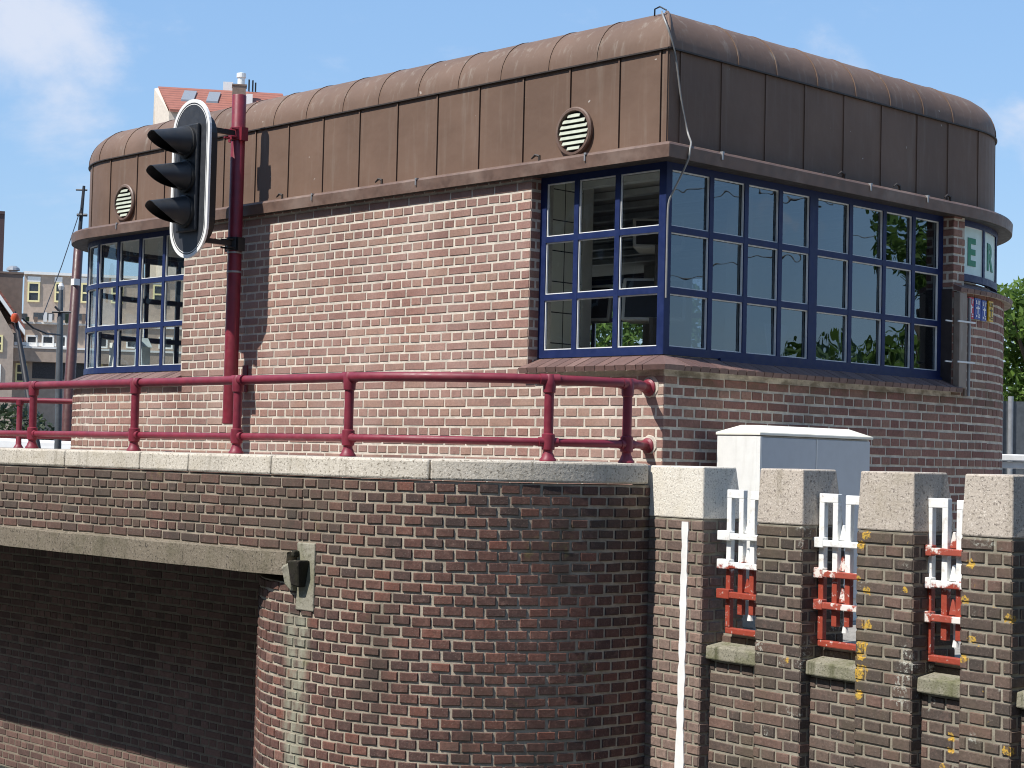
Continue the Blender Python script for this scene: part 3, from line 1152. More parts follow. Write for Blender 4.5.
# gutter clips and droppings along the eaves
clips = [(0.62, 0), (2.2, 0), (3.35, 0), (4.35, 0), (6.0, 0), (sr(0.42), 0), (sr(1.95), 0), (sr(2.62), 0)]
for s, _ in clips:
    mb = MB()
    mb.slab(CP, s - 0.005, s + 0.005, 2.470, 2.512, 0.067, 0.058, 0.2)
    mb.slab(CP, s - 0.012, s + 0.004, 2.508, 2.520, 0.068, 0.045, 0.2)
    mb.build('eaves_clip', 'grey_metal', cabin)
for s in (1.05, 2.6, 3.75, sr(1.7), sr(2.33), sr(2.95)):
    mb = MB()
    x, y = CP.at(s, 0.03)
    x2, y2 = CP.at(s + 0.07, 0.03)
    mb.tube([(x, y, 2.522), (x, y, 2.55), ((x + x2) / 2, (y + y2) / 2, 2.56), (x2, y2, 2.54)], [0.009, 0.010, 0.009, 0.005], 6)
    mb.build('eaves_hook', 'bronze_dark', cabin)

# lightning conductor running down the corner
mb = MB()
cp = [(-0.30, 0.26, 3.385), (-0.22, 0.16, 3.372), (-0.12, 0.06, 3.31), (-0.066, 0.05, 3.22), (-0.058, 0.10, 3.11), (-0.066, 0.145, 2.98), (-0.068, 0.18, 2.82), (-0.066, 0.225, 2.68), (-0.05, 0.235, 2.60), (0.04, 0.16, 2.54), (0.068, 0.115, 2.50), (0.066, 0.112, 2.44),
      (0.02, 0.11, 2.36), (-0.05, 0.10, 2.24), (-0.076, 0.093, 2.19), (-0.077, 0.092, 2.05), (-0.077, 0.092, 1.62)]
sm = []
for i in range(len(cp) - 1):
    a, b = Vector(cp[i]), Vector(cp[i + 1])
    for k in range(3):
        sm.append(a.lerp(b, k / 3))
sm.append(Vector(cp[-1]))
for _ in range(2):
    sm = [sm[0]] + [(sm[i - 1] + sm[i] * 2 + sm[i + 1]) / 4 for i in range(1, len(sm) - 1)] + [sm[-1]]
mb.tube(sm, 0.0060, 8)
mb.build('conductor_cable', 'cable', cabin, smooth=True)
mb = MB()
mb.tube([(-0.31, 0.20, 3.36), (-0.30, 0.19, 3.40), (-0.25, 0.18, 3.405), (-0.19, 0.17, 3.372)], 0.005, 6)
mb.build('roof_hook', 'black', cabin)

# reveal panel, duct and conduits at the right hand end of the front window
mb = MB()
mb.box(-0.086, -0.003, 3.036, 3.0485, 1.235, 1.915)
mb.build('reveal_panel', 'dark_panel', cabin)
mb = MB()
mb.slab(CP, sr(3.145), sr(3.052), 1.215, 1.89, 0.055, 0.004, 0.2)
mb.build('cable_duct', 'duct', cabin, bevel=0.004)
for y_ in (3.168, 3.215):
    mb = MB()
    x, y = CP.at(sr(y_), 0.03)
    mb.tube([(x, y, 1.165), (x, y, 1.86)], 0.0115, 10)
    mb.build('conduit', 'duct' if y_ < 3.2 else 'grey_metal', cabin, smooth=True)
for z in (1.40, 1.685):
    mb = MB()
    mb.slab(CP, sr(3.25), sr(3.03), z - 0.006, z + 0.006, 0.06, 0.052, 0.2)
    mb.slab(CP, sr(3.03), sr(2.95), z - 0.005, z + 0.005, 0.012, 0.004, 0.2)
    mb.build('conduit_strap', 'white_frame', cabin)

# room inside
mb = MB()
pts = [CP.at(s, -0.21) for s in CP.stations(0.21, L - 0.21, 0.3)]
n = len(pts)
mb.v = [(x, y, 0.30) for x, y in pts]
mb.face(tuple(range(n)))
mb.build('room_floor', 'room_floor', cabin)
mb = MB()
mb.v = [(x, y, 2.462) for x, y in pts]
mb.face(tuple(range(n)))
mb.build('room_ceiling', 'ceiling', cabin)


for i in range(9):  # white bars added under the ceiling for pale stripes in the top panes
    mb = MB()
    mb.box(-4.3, -0.3, 0.45 + i * 0.42, 0.52 + i * 0.42, 2.415, 2.455)
    mb.build('ceiling_stripe_bar', 'white_frame', cabin)


def tile_material():
    m, t, b = material('wall_tile')
    v = t.obj()
    sv = t.n('ShaderNodeSeparateXYZ', None, Vector=v)
    cv = t.n('ShaderNodeCombineXYZ', None, X=sv.outputs[1], Y=sv.outputs[2])
    br = t.n('ShaderNodeTexBrick', {'offset': 0.0, 'squash': 1.0}, Vector=cv, Color1=(0.80, 0.78, 0.64, 1), Color2=(0.74, 0.73, 0.62, 1), Mortar=(0.06, 0.055, 0.05, 1), Scale=1.0)
    br.inputs['Mortar Size'].default_value = 0.004
    br.inputs['Brick Width'].default_value = 0.2
    br.inputs['Row Height'].default_value = 0.2
    t.put(b, 'Base Color', br.outputs[0])
    b.inputs['Roughness'].default_value = 0.25
    return m


M['wall_tile'] = tile_material()
mb = MB()
mb.box(-1.42, -1.235, 0.18, 0.56, 0.30, 2.46)
mb.build('tiled_partition', 'wall_tile', cabin)
mb = MB()
mb.box(-1.48, -1.23, 0.565, 0.66, 0.30, 2.46)
mb.build('partition', 'plaster', cabin)
mb = MB()
mb.box(-4.6, -4.45, 0.205, 2.2, 0.30, 2.46)
mb.build('partition', 'plaster', cabin)
mb = MB()
mb.box(-4.15, -3.95, 4.4, 4.86, 0.3, 2.46)
mb.build('partition', 'plaster', cabin)
mb = MB()
mb.box(-0.62, -0.50, 1.30, 1.42, 0.30, 2.46)
mb.build('room_column', 'pale_plastic', cabin)

# things in the room, seen through the panes
mb = MB()
mb.box(-2.6, -0.22, 0.95, 1.55, 1.02, 1.06)
for (x, y) in ((-2.5, 1.0), (-0.3, 1.0), (-2.5, 1.48), (-0.3, 1.48)):
    mb.box(x - 0.03, x + 0.03, y - 0.03, y + 0.03, 0.30, 1.02)
d = mb.build('control_desk', 'desk')
tag(d, 'dark control desk standing inside the cabin behind the corner window', 'desk')


def monitor(loc, rz, tilt, label, w=0.42, h=0.30):
    e = empty('monitor', loc, label, 'monitor', 'monitors in the cabin')
    rot = Matrix.Rotation(rz, 4, 'Z') @ Matrix.Rotation(tilt, 4, 'X')
    f = lambda x, y, z: tuple(Vector(loc) + (rot @ Vector((x, y, z))))
    mb = MB()
    mb.hexa([f(-w / 2, 0, 0), f(w / 2, 0, 0), f(w / 2 - .05, .14, .03), f(-w / 2 + .05, .14, .03), f(-w / 2, 0, h), f(w / 2, 0, h), f(w / 2 - .05, .14, h - .05), f(-w / 2 + .05, .14, h - .05)])
    c = mb.build('casing', 'pale_plastic', e, bevel=0.012)
    mb = MB()
    mb.box(-w / 2 + .025, w / 2 - .025, -0.004, 0.001, .025, h - .025, fr=f)
    mb.build('screen', 'black', e)
    mb = MB()
    mb.tube([(loc[0], loc[1], loc[2] - 0.26), (loc[0], loc[1], loc[2] + 0.02)], 0.025, 8)
    mb.build('stand', 'desk', e)
    return e


monitor((-0.72, 0.70, 1.55), R(35), R(-16), 'pale monitor nearest the corner of the cabin, tilted on its stand')
monitor((-1.42, 0.80, 1.58), R(20), R(-12), 'pale monitor further along the desk, seen through the middle panes', 0.36, 0.26)
monitor((-0.70, 0.72, 2.02), R(45), R(-22), 'upper pale monitor hanging behind the top corner pane', 0.34, 0.22)

# things on the inner window ledges
for (a, b) in ((sr(3.0), L - 0.36), (0.36, 1.16), (5.2, 9.7)):
    mb = MB()
    mb.slab(CP, a, b, 1.262, 1.282, -0.14, -0.34, 0.1)
    mb.build('window_ledge', 'pale_plastic', cabin)


def lean_sheet(x, y, z, wy, h, lean, mat, name, label, cat, curl=0.0):
    mb = MB()
    mb.hexa([(x, y, z), (x - .006, y, z), (x - .006, y + wy, z), (x, y + wy, z), (x - lean, y + curl, z + h), (x - lean - .006, y + curl, z + h), (x - lean - .006, y + wy + curl, z + h), (x - lean, y + wy + curl, z + h)])
    o = mb.build(name, mat)
    return tag(o, label, cat)


lean_sheet(-0.16, 1.56, 1.283, 0.15, 0.20, 0.03, 'paper', 'paper_sheet', 'white paper sheet leaning in the right hand casement', 'paper', 0.02)
lean_sheet(-0.17, 1.73, 1.283, 0.14, 0.17, 0.02, 'paper', 'paper_sheet', 'smaller white paper sheet beside the blue box on the ledge', 'paper')
lean_sheet(-0.17, 1.99, 1.283, 0.26, 0.21, 0.05, 'paper', 'poster', 'white leaflet standing behind the blue box on the ledge', 'leaflet')
mb = MB()
mb.box(-0.165, -0.13, 1.98, 2.27, 1.283, 1.37)
mb.box(-0.168, -0.132, 1.90, 1.978, 1.283, 1.42)
o = mb.build('storage_box', 'sky_blue', bevel=0.006)
tag(o, 'flat bright blue box on the right hand window ledge', 'box')
mb = MB()   # folding stand (white trestle) behind the fourth pane
mb.hexa([(-0.16, 1.20, 1.283), (-0.17, 1.20, 1.283), (-0.17, 1.26, 1.283), (-0.16, 1.26, 1.283), (-0.20, 1.19, 1.55), (-0.21, 1.19, 1.55), (-0.21, 1.44, 1.55), (-0.20, 1.44, 1.55)])
mb.hexa([(-0.15, 1.34, 1.283), (-0.16, 1.34, 1.283), (-0.16, 1.455, 1.283), (-0.15, 1.455, 1.283), (-0.20, 1.24, 1.545), (-0.21, 1.24, 1.545), (-0.21, 1.30, 1.545), (-0.20, 1.30, 1.545)])
o = mb.build('folding_easel', 'paper')
tag(o, 'white folded easel leaning behind the fourth pane from the corner', 'easel')

# model house and card on the left window ledge
mb = MB()
hx, hy, hz = -6.02, 0.24, 1.283
mb.box(hx - .065, hx + .065, hy - .05, hy + .05, hz, hz + .07)
mb.box(hx - .055, hx + .055, hy - .04, hy + .04, hz + .07, hz + .22)
mb.v += [(hx - .07, hy - .05, hz + .22), (hx + .07, hy - .05, hz + .22), (hx + .07, hy + .05, hz + .22), (hx - .07, hy + .05, hz + .22), (hx, hy - .05, hz + .30), (hx, hy + .05, hz + .30)]
i = len(mb.v) - 6
for q in ((0, 1, 4), (2, 3, 5), (1, 2, 5, 4), (3, 0, 4, 5), (0, 3, 2, 1)):
    mb.face(tuple(i + k for k in q))
o = mb.build('model_house', 'teal_house')
tag(o, 'pale blue model house on the left window ledge', 'ornament')
for (dx, dz, w_, h_) in ((-.03, .10, .028, .05), (.012, .10, .028, .05), (-.03, .165, .028, .04), (.012, .165, .028, .04), (-.015, .005, .03, .055)):
    mb = MB()
    mb.box(hx + dx, hx + dx + w_, hy - .056 if dz < .07 else hy - .045, hy - .03, hz + dz, hz + dz + h_)
    mb.build('model_window', 'desk', o)
o2 = lean_sheet(-6.47, 0.24, 1.283, 0.012, 0.22, 0.05, 'paper', 'white_card', 'white card leaning on the left window ledge', 'card')
me = o2.data
for v_ in me.vertices:
    pass
mb = MB()
mb.hexa([(-6.52, .22, 1.283), (-6.36, .22, 1.283), (-6.36, .226, 1.283), (-6.52, .226, 1.283), (-6.58, .26, 1.56), (-6.44, .26, 1.56), (-6.44, .266, 1.56), (-6.58, .266, 1.56)])
o3 = mb.build('white_card', 'paper')
bpy.data.objects.remove(o2)
o3.name = 'white_card'
tag(o3, 'white card leaning on the left window ledge', 'card')


# hydrant and valve marker plates under the round sill
def marker(y, w, h, z, mat, label, markmat):
    s = sr(y)
    mb = MB()
    mb.slab(CP, s - w / 2, s + w / 2, z - h / 2, z + h / 2, 0.022, 0.010, 0.05)
    o = mb.build('marker_plate', mat, bevel=0.004)
    tag(o, label, 'marker sign', 'small marker plates under the round sill')
    mk = MB()

    def bar(a0, a1, z0, z1):
        # a runs left to right as seen from outside
        mk.slab(CP, s - a1, s - a0, z + z0, z + z1, 0.0245, 0.0225, 0.05)
    bar(-w * .30, w * .30, 0.000, 0.010)
    bar(-0.006, 0.006, -0.038, 0.022)
    for (a, b) in ((-.30, .05), (.02, .12), (-.26, .05)):
        pass
    bar(-w * .34, -w * .12, h * .22, h * .28)
    bar(-w * .34, -w * .22, h * .28, h * .40)
    bar(w * .05, w * .12, h * .20, h * .40)
    bar(w * .20, w * .34, h * .34, h * .40)
    bar(w * .20, w * .27, h * .20, h * .34)
    bar(-w * .30, -w * .12, -h * .40, -h * .30)
    bar(w * .06, w * .32, -h * .42, -h * .36)
    bar(w * .06, w * .32, -h * .31, -h * .26)
    mk.build('mark', markmat, o)
    return o


marker(3.252, 0.075, 0.155, 1.795, 'sign_red', 'red marker plate, first from the left under the round sill', 'sign_mark')
marker(3.345, 0.09, 0.150, 1.795, 'sign_blue', 'blue marker plate next to the red plate under the round sill', 'sign_mark')
marker(3.447, 0.085, 0.150, 1.790, 'sign_blue', 'blue marker plate next to the yellow plate under the round sill', 'sign_mark')
marker(3.575, 0.095, 0.150, 1.795, 'sign_yellow', 'yellow marker plate at the right end under the round sill', 'sign_dark_mark')

# ------------------------------------------------------------------ quay wall
QZ = 0.515      # underside of coping
QY = -1.67
quay = empty('quay_wall', (-2, -1.6, -2), 'old brown brick quay wall with round nose, stone coping and shaded recess', 'quay wall')
PIER = Path([('L', (0.179, -0.300), (0.179, -0.505)), ('A', (-0.986, -0.505), 1.165, 0, -90), ('L', (-0.986, QY), (-1.22, QY)), ('A', (-1.22, -0.45), 1.22, -90, -180), ('L', (-2.44, -0.45), (-2.44, -0.2))], -1)
# travel is clockwise, so outward lies to the left... resolved by checking the first normal
nx, ny = PIER.at(0.01, 1.0)
if nx < PIER.at(0.01, 0.0)[0]:
    PIER.side = 1
s_tan = 0.205 + 1.165 * PI / 2            # where the nose meets the straight face
s_str = s_tan + 0.234
mb = MB()
random.seed(5)
kw = dict(prot=0.0075, joint=0.0108, cham=0.005, jit=0.0032)
bricks(mb, PIER, 0.0, s_str, -0.088, QZ - 0.003, 0.060, 'header', zref=QZ - 0.003 - 0.06 * 20, tint=(0.0, 0.95), **kw)
bricks(mb, PIER, 0.0, PIER.len, -2.1, -0.088, 0.060, 'header', zref=QZ - 0.003 - 0.06 * 20, tint=(0.12, 1.0), **kw)
mb.slab(PIER, 0.0, s_str, -0.088, QZ, 0.0, -0.2, 0.06, mi=1)
mb.slab(PIER, 0.0, PIER.len, -2.1, -0.0885, 0.0, -0.2, 0.06, mi=1)
STR = Path([('L', (-1.22, QY), (-10.0, QY))], 1)
if STR.at(0.5, 1.0)[1] > QY:
    STR.side = -1
bricks(mb, STR, 0.0, 8.78, 0.095, QZ - 0.003, 0.060, 'english', zref=QZ - 0.003 - 0.06 * 21, wid=0.205, tint=(0.0, 0.8), **kw)
mb.slab(STR, 0.0, 8.78, 0.085, QZ, 0.0, -0.26, 0.2, mi=1)
mb.build('brickwork', ['quay_brick', 'quay_mortar'], quay)

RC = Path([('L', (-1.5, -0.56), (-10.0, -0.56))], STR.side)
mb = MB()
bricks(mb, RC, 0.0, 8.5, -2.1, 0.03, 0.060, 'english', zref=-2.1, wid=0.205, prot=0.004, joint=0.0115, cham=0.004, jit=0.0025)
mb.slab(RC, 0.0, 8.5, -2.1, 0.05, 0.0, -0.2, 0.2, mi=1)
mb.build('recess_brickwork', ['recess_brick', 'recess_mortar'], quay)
mb = MB()
mb.box(-10.0, -1.3, -1.40, -0.45, -0.03, 0.055)
mb.build('recess_soffit', 'concrete', quay)

mb = MB()   # concrete lintel over the recess, a little proud of the brick
xs = [-10.0] + [-9.8 + 0.35 * i for i in range(24)] + [-1.325]
pf = lambda j: [(QY - 0.035, -0.048 + j * .006), (QY + 0.29, -0.048), (QY + 0.29, 0.08), (QY + 0.02, 0.096), (QY - 0.030 + j * .01, 0.080 + j * .008)]
i0 = 0
for x in xs:
    j = random.uniform(-1, 1)
    for (y, z) in pf(j):
        mb.v.append((x, y, z))
for k in range(len(xs) - 1):
    for j in range(5):
        a = k * 5 + j
        b = k * 5 + (j + 1) % 5
        mb.face((a, b, b + 5, a + 5))
mb.face((0, 1, 2, 3, 4))
e = (len(xs) - 1) * 5
mb.face((e, e + 1, e + 2, e + 3, e + 4))
mb.build('lintel', 'concrete', quay)

# anchor plate with corbel block and hanging bracket at the end of the lintel
mb = MB()
mb.box(-1.250, -1.085, QY - 0.014, QY + 0.05, -0.235, 0.145)
mb.build('anchor_plate', 'plate', quay, bevel=0.006)
mb = MB()
mb.hexa([(-1.325, QY - 0.04, -0.10), (-1.245, QY - 0.05, -0.135), (-1.24, QY + .03, -0.135), (-1.325, QY + .03, -0.09), (-1.335, QY - .06, 0.0), (-1.235, QY - .075, 0.04), (-1.235, QY + .03, 0.04), (-1.335, QY + .03, 0.045)])
mb.build('corbel', 'plate', quay, bevel=0.012)
mb = MB()
mb.hexa([(-1.228, QY - .07, -0.095), (-1.160, QY - .06, -0.105), (-1.160, QY - .012, -0.105), (-1.228, QY - .012, -0.095), (-1.228, QY - .10, 0.045), (-1.125, QY - .095, 0.050), (-1.125, QY - .012, 0.050), (-1.230, QY - .012, 0.045)])
mb.box(-1.252, -1.222, QY - 0.055, QY - 0.010, 0.062, 0.100)
mb.build('bracket', 'dark_rust', quay, bevel=0.010)

# coping stones
CQ = Path([('L', (-10.0, QY), (-0.986, QY)), ('A', (-0.986, -0.505), 1.165, -90, 0), ('L', (0.179, -0.505), (0.179, -0.305))], 1)
if CQ.at(1.0, 1.0)[1] > QY:
    CQ.side = -1
sx = lambda x: x + 10.0
arc0 = 9.014
cuts = [0.0, 1.1, 2.35, sx(-6.2), sx(-4.97), sx(-3.866), sx(-2.932), sx(-2.382), sx(-1.525), arc0 + 1.165 * R(33), CQ.len - 0.02]
for a, b in zip(cuts[:-1], cuts[1:]):
    mb = MB()
    dz = random.uniform(-0.002, 0.002)
    mb.sweep(CQ, a + 0.0035, b - 0.0035, [(0.016, QZ + 0.007), (-0.255, QZ + 0.004), (-0.255, 0.640 + dz), (0.013 + dz, 0.634 + dz)], 0.06)
    mb.build('coping_stone', 'granite', quay, bevel=0.012)
mb = MB()   # mortar filling between the coping end and the first pillar
mb.box(0.03, 0.150, -0.285, -0.05, -2.1, 0.60)
mb.build('joint_fill', 'quay_mortar', quay)
mb = MB()   # inner face of the parapet
mb.slab(CQ, 0.0, CQ.len, -0.05, QZ, -0.19, -0.24, 0.1)
mb.build('inner_face', 'quay_mortar', quay)

# ------------------------------------------------------------------ parapet of brick pillars
par = empty('pillar_parapet', (1.4, -0.5, -2), 'row of dark brick pillars with stone caps and low linking walls on the quay edge', 'parapet')
PIL = [(-0.245, 0.26), (0.69, 1.018), (1.40, 1.755), (2.05, 2.335), (2.70, 3.04), (3.38, 3.72)]
DEP = 0.30
random.seed(21)
kw = dict(prot=0.0055, joint=0.0088, cham=0.0055, jit=0.003)
for k, (a, b) in enumerate(PIL):
    mb = MB()
    front = Path([('L', PP(a, 0, 0).xy, PP(b, 0, 0).xy)], -1)
    right = Path([('L', PP(b, 0, 0).xy, PP(b, -DEP, 0).xy)], -1)
    left = Path([('L', PP(a, -DEP, 0).xy, PP(a, 0, 0).xy)], -1)
    z1 = 0.338
    zr = z1 - 0.0605 * 41
    w = (b - a) * (2 / 3.0) if k else 0.205
    bricks(mb, front, 0, b - a, -2.1, z1, 0.0605, 'english', zref=zr, wid=w, e0=0.004, e1=0.004, **kw)
    bricks(mb, right, 0, DEP, -2.1, z1, 0.0605, 'english', zref=zr, wid=0.2, sph=0.1, e0=0.004, e1=0.004, **kw)
    bricks(mb, left, 0, DEP, -2.1, z1, 0.0605, 'english', zref=zr, wid=0.2, sph=0.1, e0=0.004, e1=0.004, **kw)
    mb.box(a + 0.001, b - 0.001, -DEP, -0.001, -2.1, z1 + 0.004, 1, fr=PP)
    p = mb.build('pillar', ['end_pillar_brick' if k == 0 else 'parapet_brick', 'parapet_mortar'], par)
    mb = MB()
    zt = 0.628
    mb.hexa([PP(a - .004, 0.006, z1 + .005), PP(b + .004, 0.006, z1 + .005), PP(b + .006, -DEP + 0.01, z1 + .005), PP(a - .006, -DEP + .01, z1 + .005),
             PP(a + .008, -0.002, zt), PP(b - .004, -0.002, zt), PP(b - .012, -DEP + .05, zt + .002), PP(a + .012, -DEP + .05, zt + .002)])
    mb.build('capstone', 'pale_capstone' if k == 0 else 'capstone', p, bevel=0.008)
# white painted stripe up the first pillar
mb = MB()
ys = [0.325 - 0.045 * i for i in range(31)]
i0 = 0
for i, z in enumerate(ys):
    c = 0.125 - 0.012 * (i / 30) + random.uniform(-.002, .002)
    wv = 0.026 + random.uniform(-.004, .004) + (0.008 if z < -0.8 else 0)
    mb.v += [tuple(PP(c - wv, 0.0098, z)), tuple(PP(c + wv, 0.0098, z)), tuple(PP(c - wv, -0.004, z)), tuple(PP(c + wv, -0.004, z))]
for i in range(30):
    a = i * 4
    mb.face((a, a + 1, a + 5, a + 4))
    mb.face((a, a + 4, a + 6, a + 2))
    mb.face((a + 1, a + 3, a + 7, a + 5))
mb.build('painted_stripe', 'white_paint', par)
for (a0, a), (b, b1) in zip(PIL[:-1], PIL[1:]):
    mb = MB()
    f = Path([('L', PP(a, -0.07, 0).xy, PP(b, -0.07, 0).xy)], -1)
    ln = b - a
    bricks(mb, f, 0.004, ln - 0.004, -2.1, -0.415, 0.0605, 'english', zref=-0.415 - 0.0605 * 30, wid=0.2, **kw)
    mb.box(a - .01, b + .01, -0.29, -0.071, -2.1, -0.41, 1, fr=PP)
    g = Path([('L', PP(a, -0.155, 0).xy, PP(b, -0.155, 0).xy)], -1)
    bricks(mb, g, 0.004, ln - 0.004, -0.345, -0.278, 0.0605, 'english', zref=-0.34, wid=0.2, **kw)
    mb.box(a - .01, b + .01, -0.285, -0.156, -0.412, -0.275, 1, fr=PP)
    lw = mb.build('linking_wall', ['parapet_brick', 'parapet_mortar'], par)
    mb = MB()
    mb.hexa([PP(a + .004, -0.030, -0.408), PP(b - .004, -0.030, -0.408), PP(b - .004, -0.16, -0.408), PP(a + .004, -0.16, -0.408),
             PP(a + .004, -0.034, -0.338), PP(b - .004, -0.034, -0.338), PP(b - .004, -0.16, -0.318), PP(a + .004, -0.16, -0.318)])
    mb.build('sill_slab', 'mossy_stone', lw, bevel=0.008)


# ------------------------------------------------------------------ painted iron frames in the gaps
def iron_frame(s0, label, straps=('iron', 'iron', 'iron')):
    e = empty('iron_ladder', PP(s0 + .15, -0.12, -0.27), label, 'iron ladder', 'red and white iron ladders between the pillars')
    d0, d1 = -0.105, -0.135

    def loop(a, wdt, zt, zl, zr_):
        mb = MB()
        th = 0.035
        mb.box(a, a + th, d1, d0, zl, zt - th - .0105, fr=PP)
        mb.box(a + wdt - th, a + wdt, d1, d0, zr_, zt - th - .0105, fr=PP)
        mb.box(a, a + wdt, d1 - .0005, d0 + .0005, zt - th - .0105, zt, fr=PP)
        return mb.build('stile', 'iron', e, bevel=0.003)
    loop(s0, 0.130, 0.508, -0.232, -0.16)
    loop(s0 + 0.183, 0.125, 0.503, -0.155, -0.232)
    for i, z in enumerate((0.262, 0.108, -0.052)):
        mb = MB()
        mb.box(s0 - .045, s0 + .055, d0 - .012, d0 + .028, z - .028, z + .024, fr=PP)
        mb.hexa([PP(s0 + .04, d0 - .012, z - .022), PP(s0 + .34, d0 - .012, z - .020), PP(s0 + .34, d0 + .03, z - .020), PP(s0 + .04, d0 + .024, z - .022),
                 PP(s0 + .04, d0 - .012, z + .012), PP(s0 + .34, d0 - .012, z + .008), PP(s0 + .34, d0 + .03, z + .008), PP(s0 + .04, d0 + .024, z + .012)])
        # welded wedge behind the strap
        mb.hexa([PP(s0 + .13, d1, z + .012), PP(s0 + .18, d1, z + .012), PP(s0 + .18, d0 - .013, z + .012), PP(s0 + .13, d0 - .013, z + .012),
                 PP(s0 + .15, d1, z + .09), PP(s0 + .16, d1, z + .09), PP(s0 + .16, d0 - .013, z + .09), PP(s0 + .15, d0 - .013, z + .09)])
        mb.build('rung', straps[i], e, bevel=0.004)
    mb = MB()
    mb.box(s0, s0 + .31, d1, d0, -0.268, -0.234, fr=PP)
    mb.build('foot_bar', 'iron', e, bevel=0.006)
    for q, (ds, zt) in enumerate(((.145, -.07), (.255, -.075))):
        mb = MB()
        p = PP(s0 + ds, d1 - .02, 0)
        mb.tube([(p.x, p.y, -.07), (p.x, p.y, -0.165), (p.x, p.y, -.19)], [0.012, 0.013, 0.017], 8)
        mb.build('pin', 'white_paint', e)
    return e


iron_frame(0.335, 'red and white iron ladder beside the pale end pillar')
iron_frame(1.03, 'middle one of the red and white iron ladders, before the grey cabinet doors', ('iron', 'worn_red_iron', 'worn_red_iron'))
iron_frame(1.742, 'rightmost of the three red and white iron ladders, before the brick cabin wall', ('worn_red_iron', 'iron', 'worn_red_iron'))

# ------------------------------------------------------------------ red railings
ZR, ZM, ZC = 1.0838, 0.742, 0.638


def railing_post(parent, p):
    mb = MB()
    x, y = p
    mb.lathe([(0.047, 0.0), (0.046, 0.010), (0.036, 0.022), (0.033, 0.034), (0.0265, 0.046), (0.0265, ZM - ZC - 0.045), (0.036, ZM - ZC - 0.040), (0.038, ZM - ZC), (0.036, ZM - ZC + 0.042), (0.0265, ZM - ZC + 0.047),
              (0.0265, ZR - ZC - 0.075), (0.034, ZR - ZC - 0.070), (0.036, ZR - ZC - 0.03), (0.036, ZR - ZC + 0.006), (0.026, ZR - ZC + 0.028)], (x, y, ZC), (0, 0, 1), 18)
    return mb.build('post', 'red_paint', parent, smooth=True)


def rail_run(parent, pts, z, r, fit_at=()):
    mb = MB()
    mb.tube([(x, y, z) for x, y in pts], r, 14)
    return mb.build('rail', 'red_paint', parent, smooth=True)


RP = [(-7.9, -1.50), (-6.3, -1.52)]
rail = empty('railing', (-3, -1.53, ZC), 'dark red tube railing on the quay coping, ending at the cabin corner', 'railing')
straight = [(-9.6, -1.535), (-4.6, -1.535), (-1.0, -1.535)]
arc = [(-0.986 + 1.10 * math.cos(R(a)), -0.45 + 1.10 * math.sin(R(a))) for a in range(-86, 1, 6)]
end = [(0.112, -0.40), (0.085, -0.31), (0.02, -0.21), (-0.07, -0.11), (-0.105, -0.015)]
rail_run(rail, straight + arc + end, ZR, 0.0275)
rail_run(rail, straight + arc + end, ZM, 0.0215)
posts = [(-8.9, -1.535), (-7.4, -1.535), (-6.0, -1.535), (-4.585, -1.535), (-3.225, -1.545), (-2.07, -1.545), (-1.00, -1.535), (0.005, -0.945), (0.112, -0.43)]
for p in posts:
    railing_post(rail, p)
    # tee fittings along the rail
    mb = MB()
    if p[1] < -1.4:
        d = Vector((1, 0))
    elif p[1] < -0.6:
        d = Vector((0.50, 0.866))
    else:
        d = Vector((0, 1))
    for z, r in ((ZR, 0.0315), (ZM, 0.026)):
        mb = MB()
        a = Vector(p) - d * 0.055
        b = Vector(p) + d * 0.055
        mb.tube([(a.x, a.y, z), (b.x, b.y, z)], r, 16)
        mb.build('tee_fitting', 'red_paint', rail, smooth=True)
for z, r in ((ZR, .051), (ZM, .045)):
    mb = MB()
    mb.lathe([(r, 0.0), (r, 0.012), (r * .72, 0.022), (r * .62, 0.05), (r * .5, 0.06)], (-0.107, -0.004, z), (-0.0, -1, 0), 20)
    mb.build('wall_flange', 'red_paint', rail, smooth=True)
    mb = MB()
    mb.lathe([(r * 1.32, 0.0), (r * 1.25, 0.004)], (-0.099, -0.002, z + .006), (0, -1, 0), 9)
    mb.build('mortar_patch', 'cabin_mortar', rail)

rail2 = empty('railing', (-7.6, 0.0, ZC), 'second dark red railing behind, at the left end of the cabin', 'railing')
r2 = [(-9.9, -1.0), (-7.75, -0.24), (-7.28, 0.37), (-7.2, 0.9), (-7.4, 2.0)]
r2 = [(-10.2, -2.9), (-8.6, -1.2), (-7.56, -0.04), (-7.22, 0.33), (-7.05, 0.5)]
mb = MB()
mb.tube([(x, y, 1.06) for x, y in r2], 0.024, 12)
mb.build('rail', 'red_paint', rail2, smooth=True)
mb = MB()
mb.tube([(x, y, 0.74) for x, y in r2], 0.02, 12)
mb.build('rail', 'red_paint', rail2, smooth=True)
for p in ((-8.6, -1.2), (-7.56, -0.04)):
    mb = MB()
    mb.lathe([(0.05, 0.0), (0.05, .02), (.03, .05), (.025, .06), (.025, .40), (.034, .41), (.034, .45), (.02, .46)], (p[0], p[1], 0.61), (0, 0, 1), 16)
    mb.build('post', 'red_paint', rail2, smooth=True)
mb = MB()
SP = Path([('L', (-10.2, -2.9), (-7.56, -0.04)), ('L', (-7.56, -0.04), (-7.05, 0.5))], -1)
mb.slab(SP, 0, SP.len, -2.2, 0.61, 0.14, -0.14, 0.5)
mb.build('plinth', 'granite', rail2)

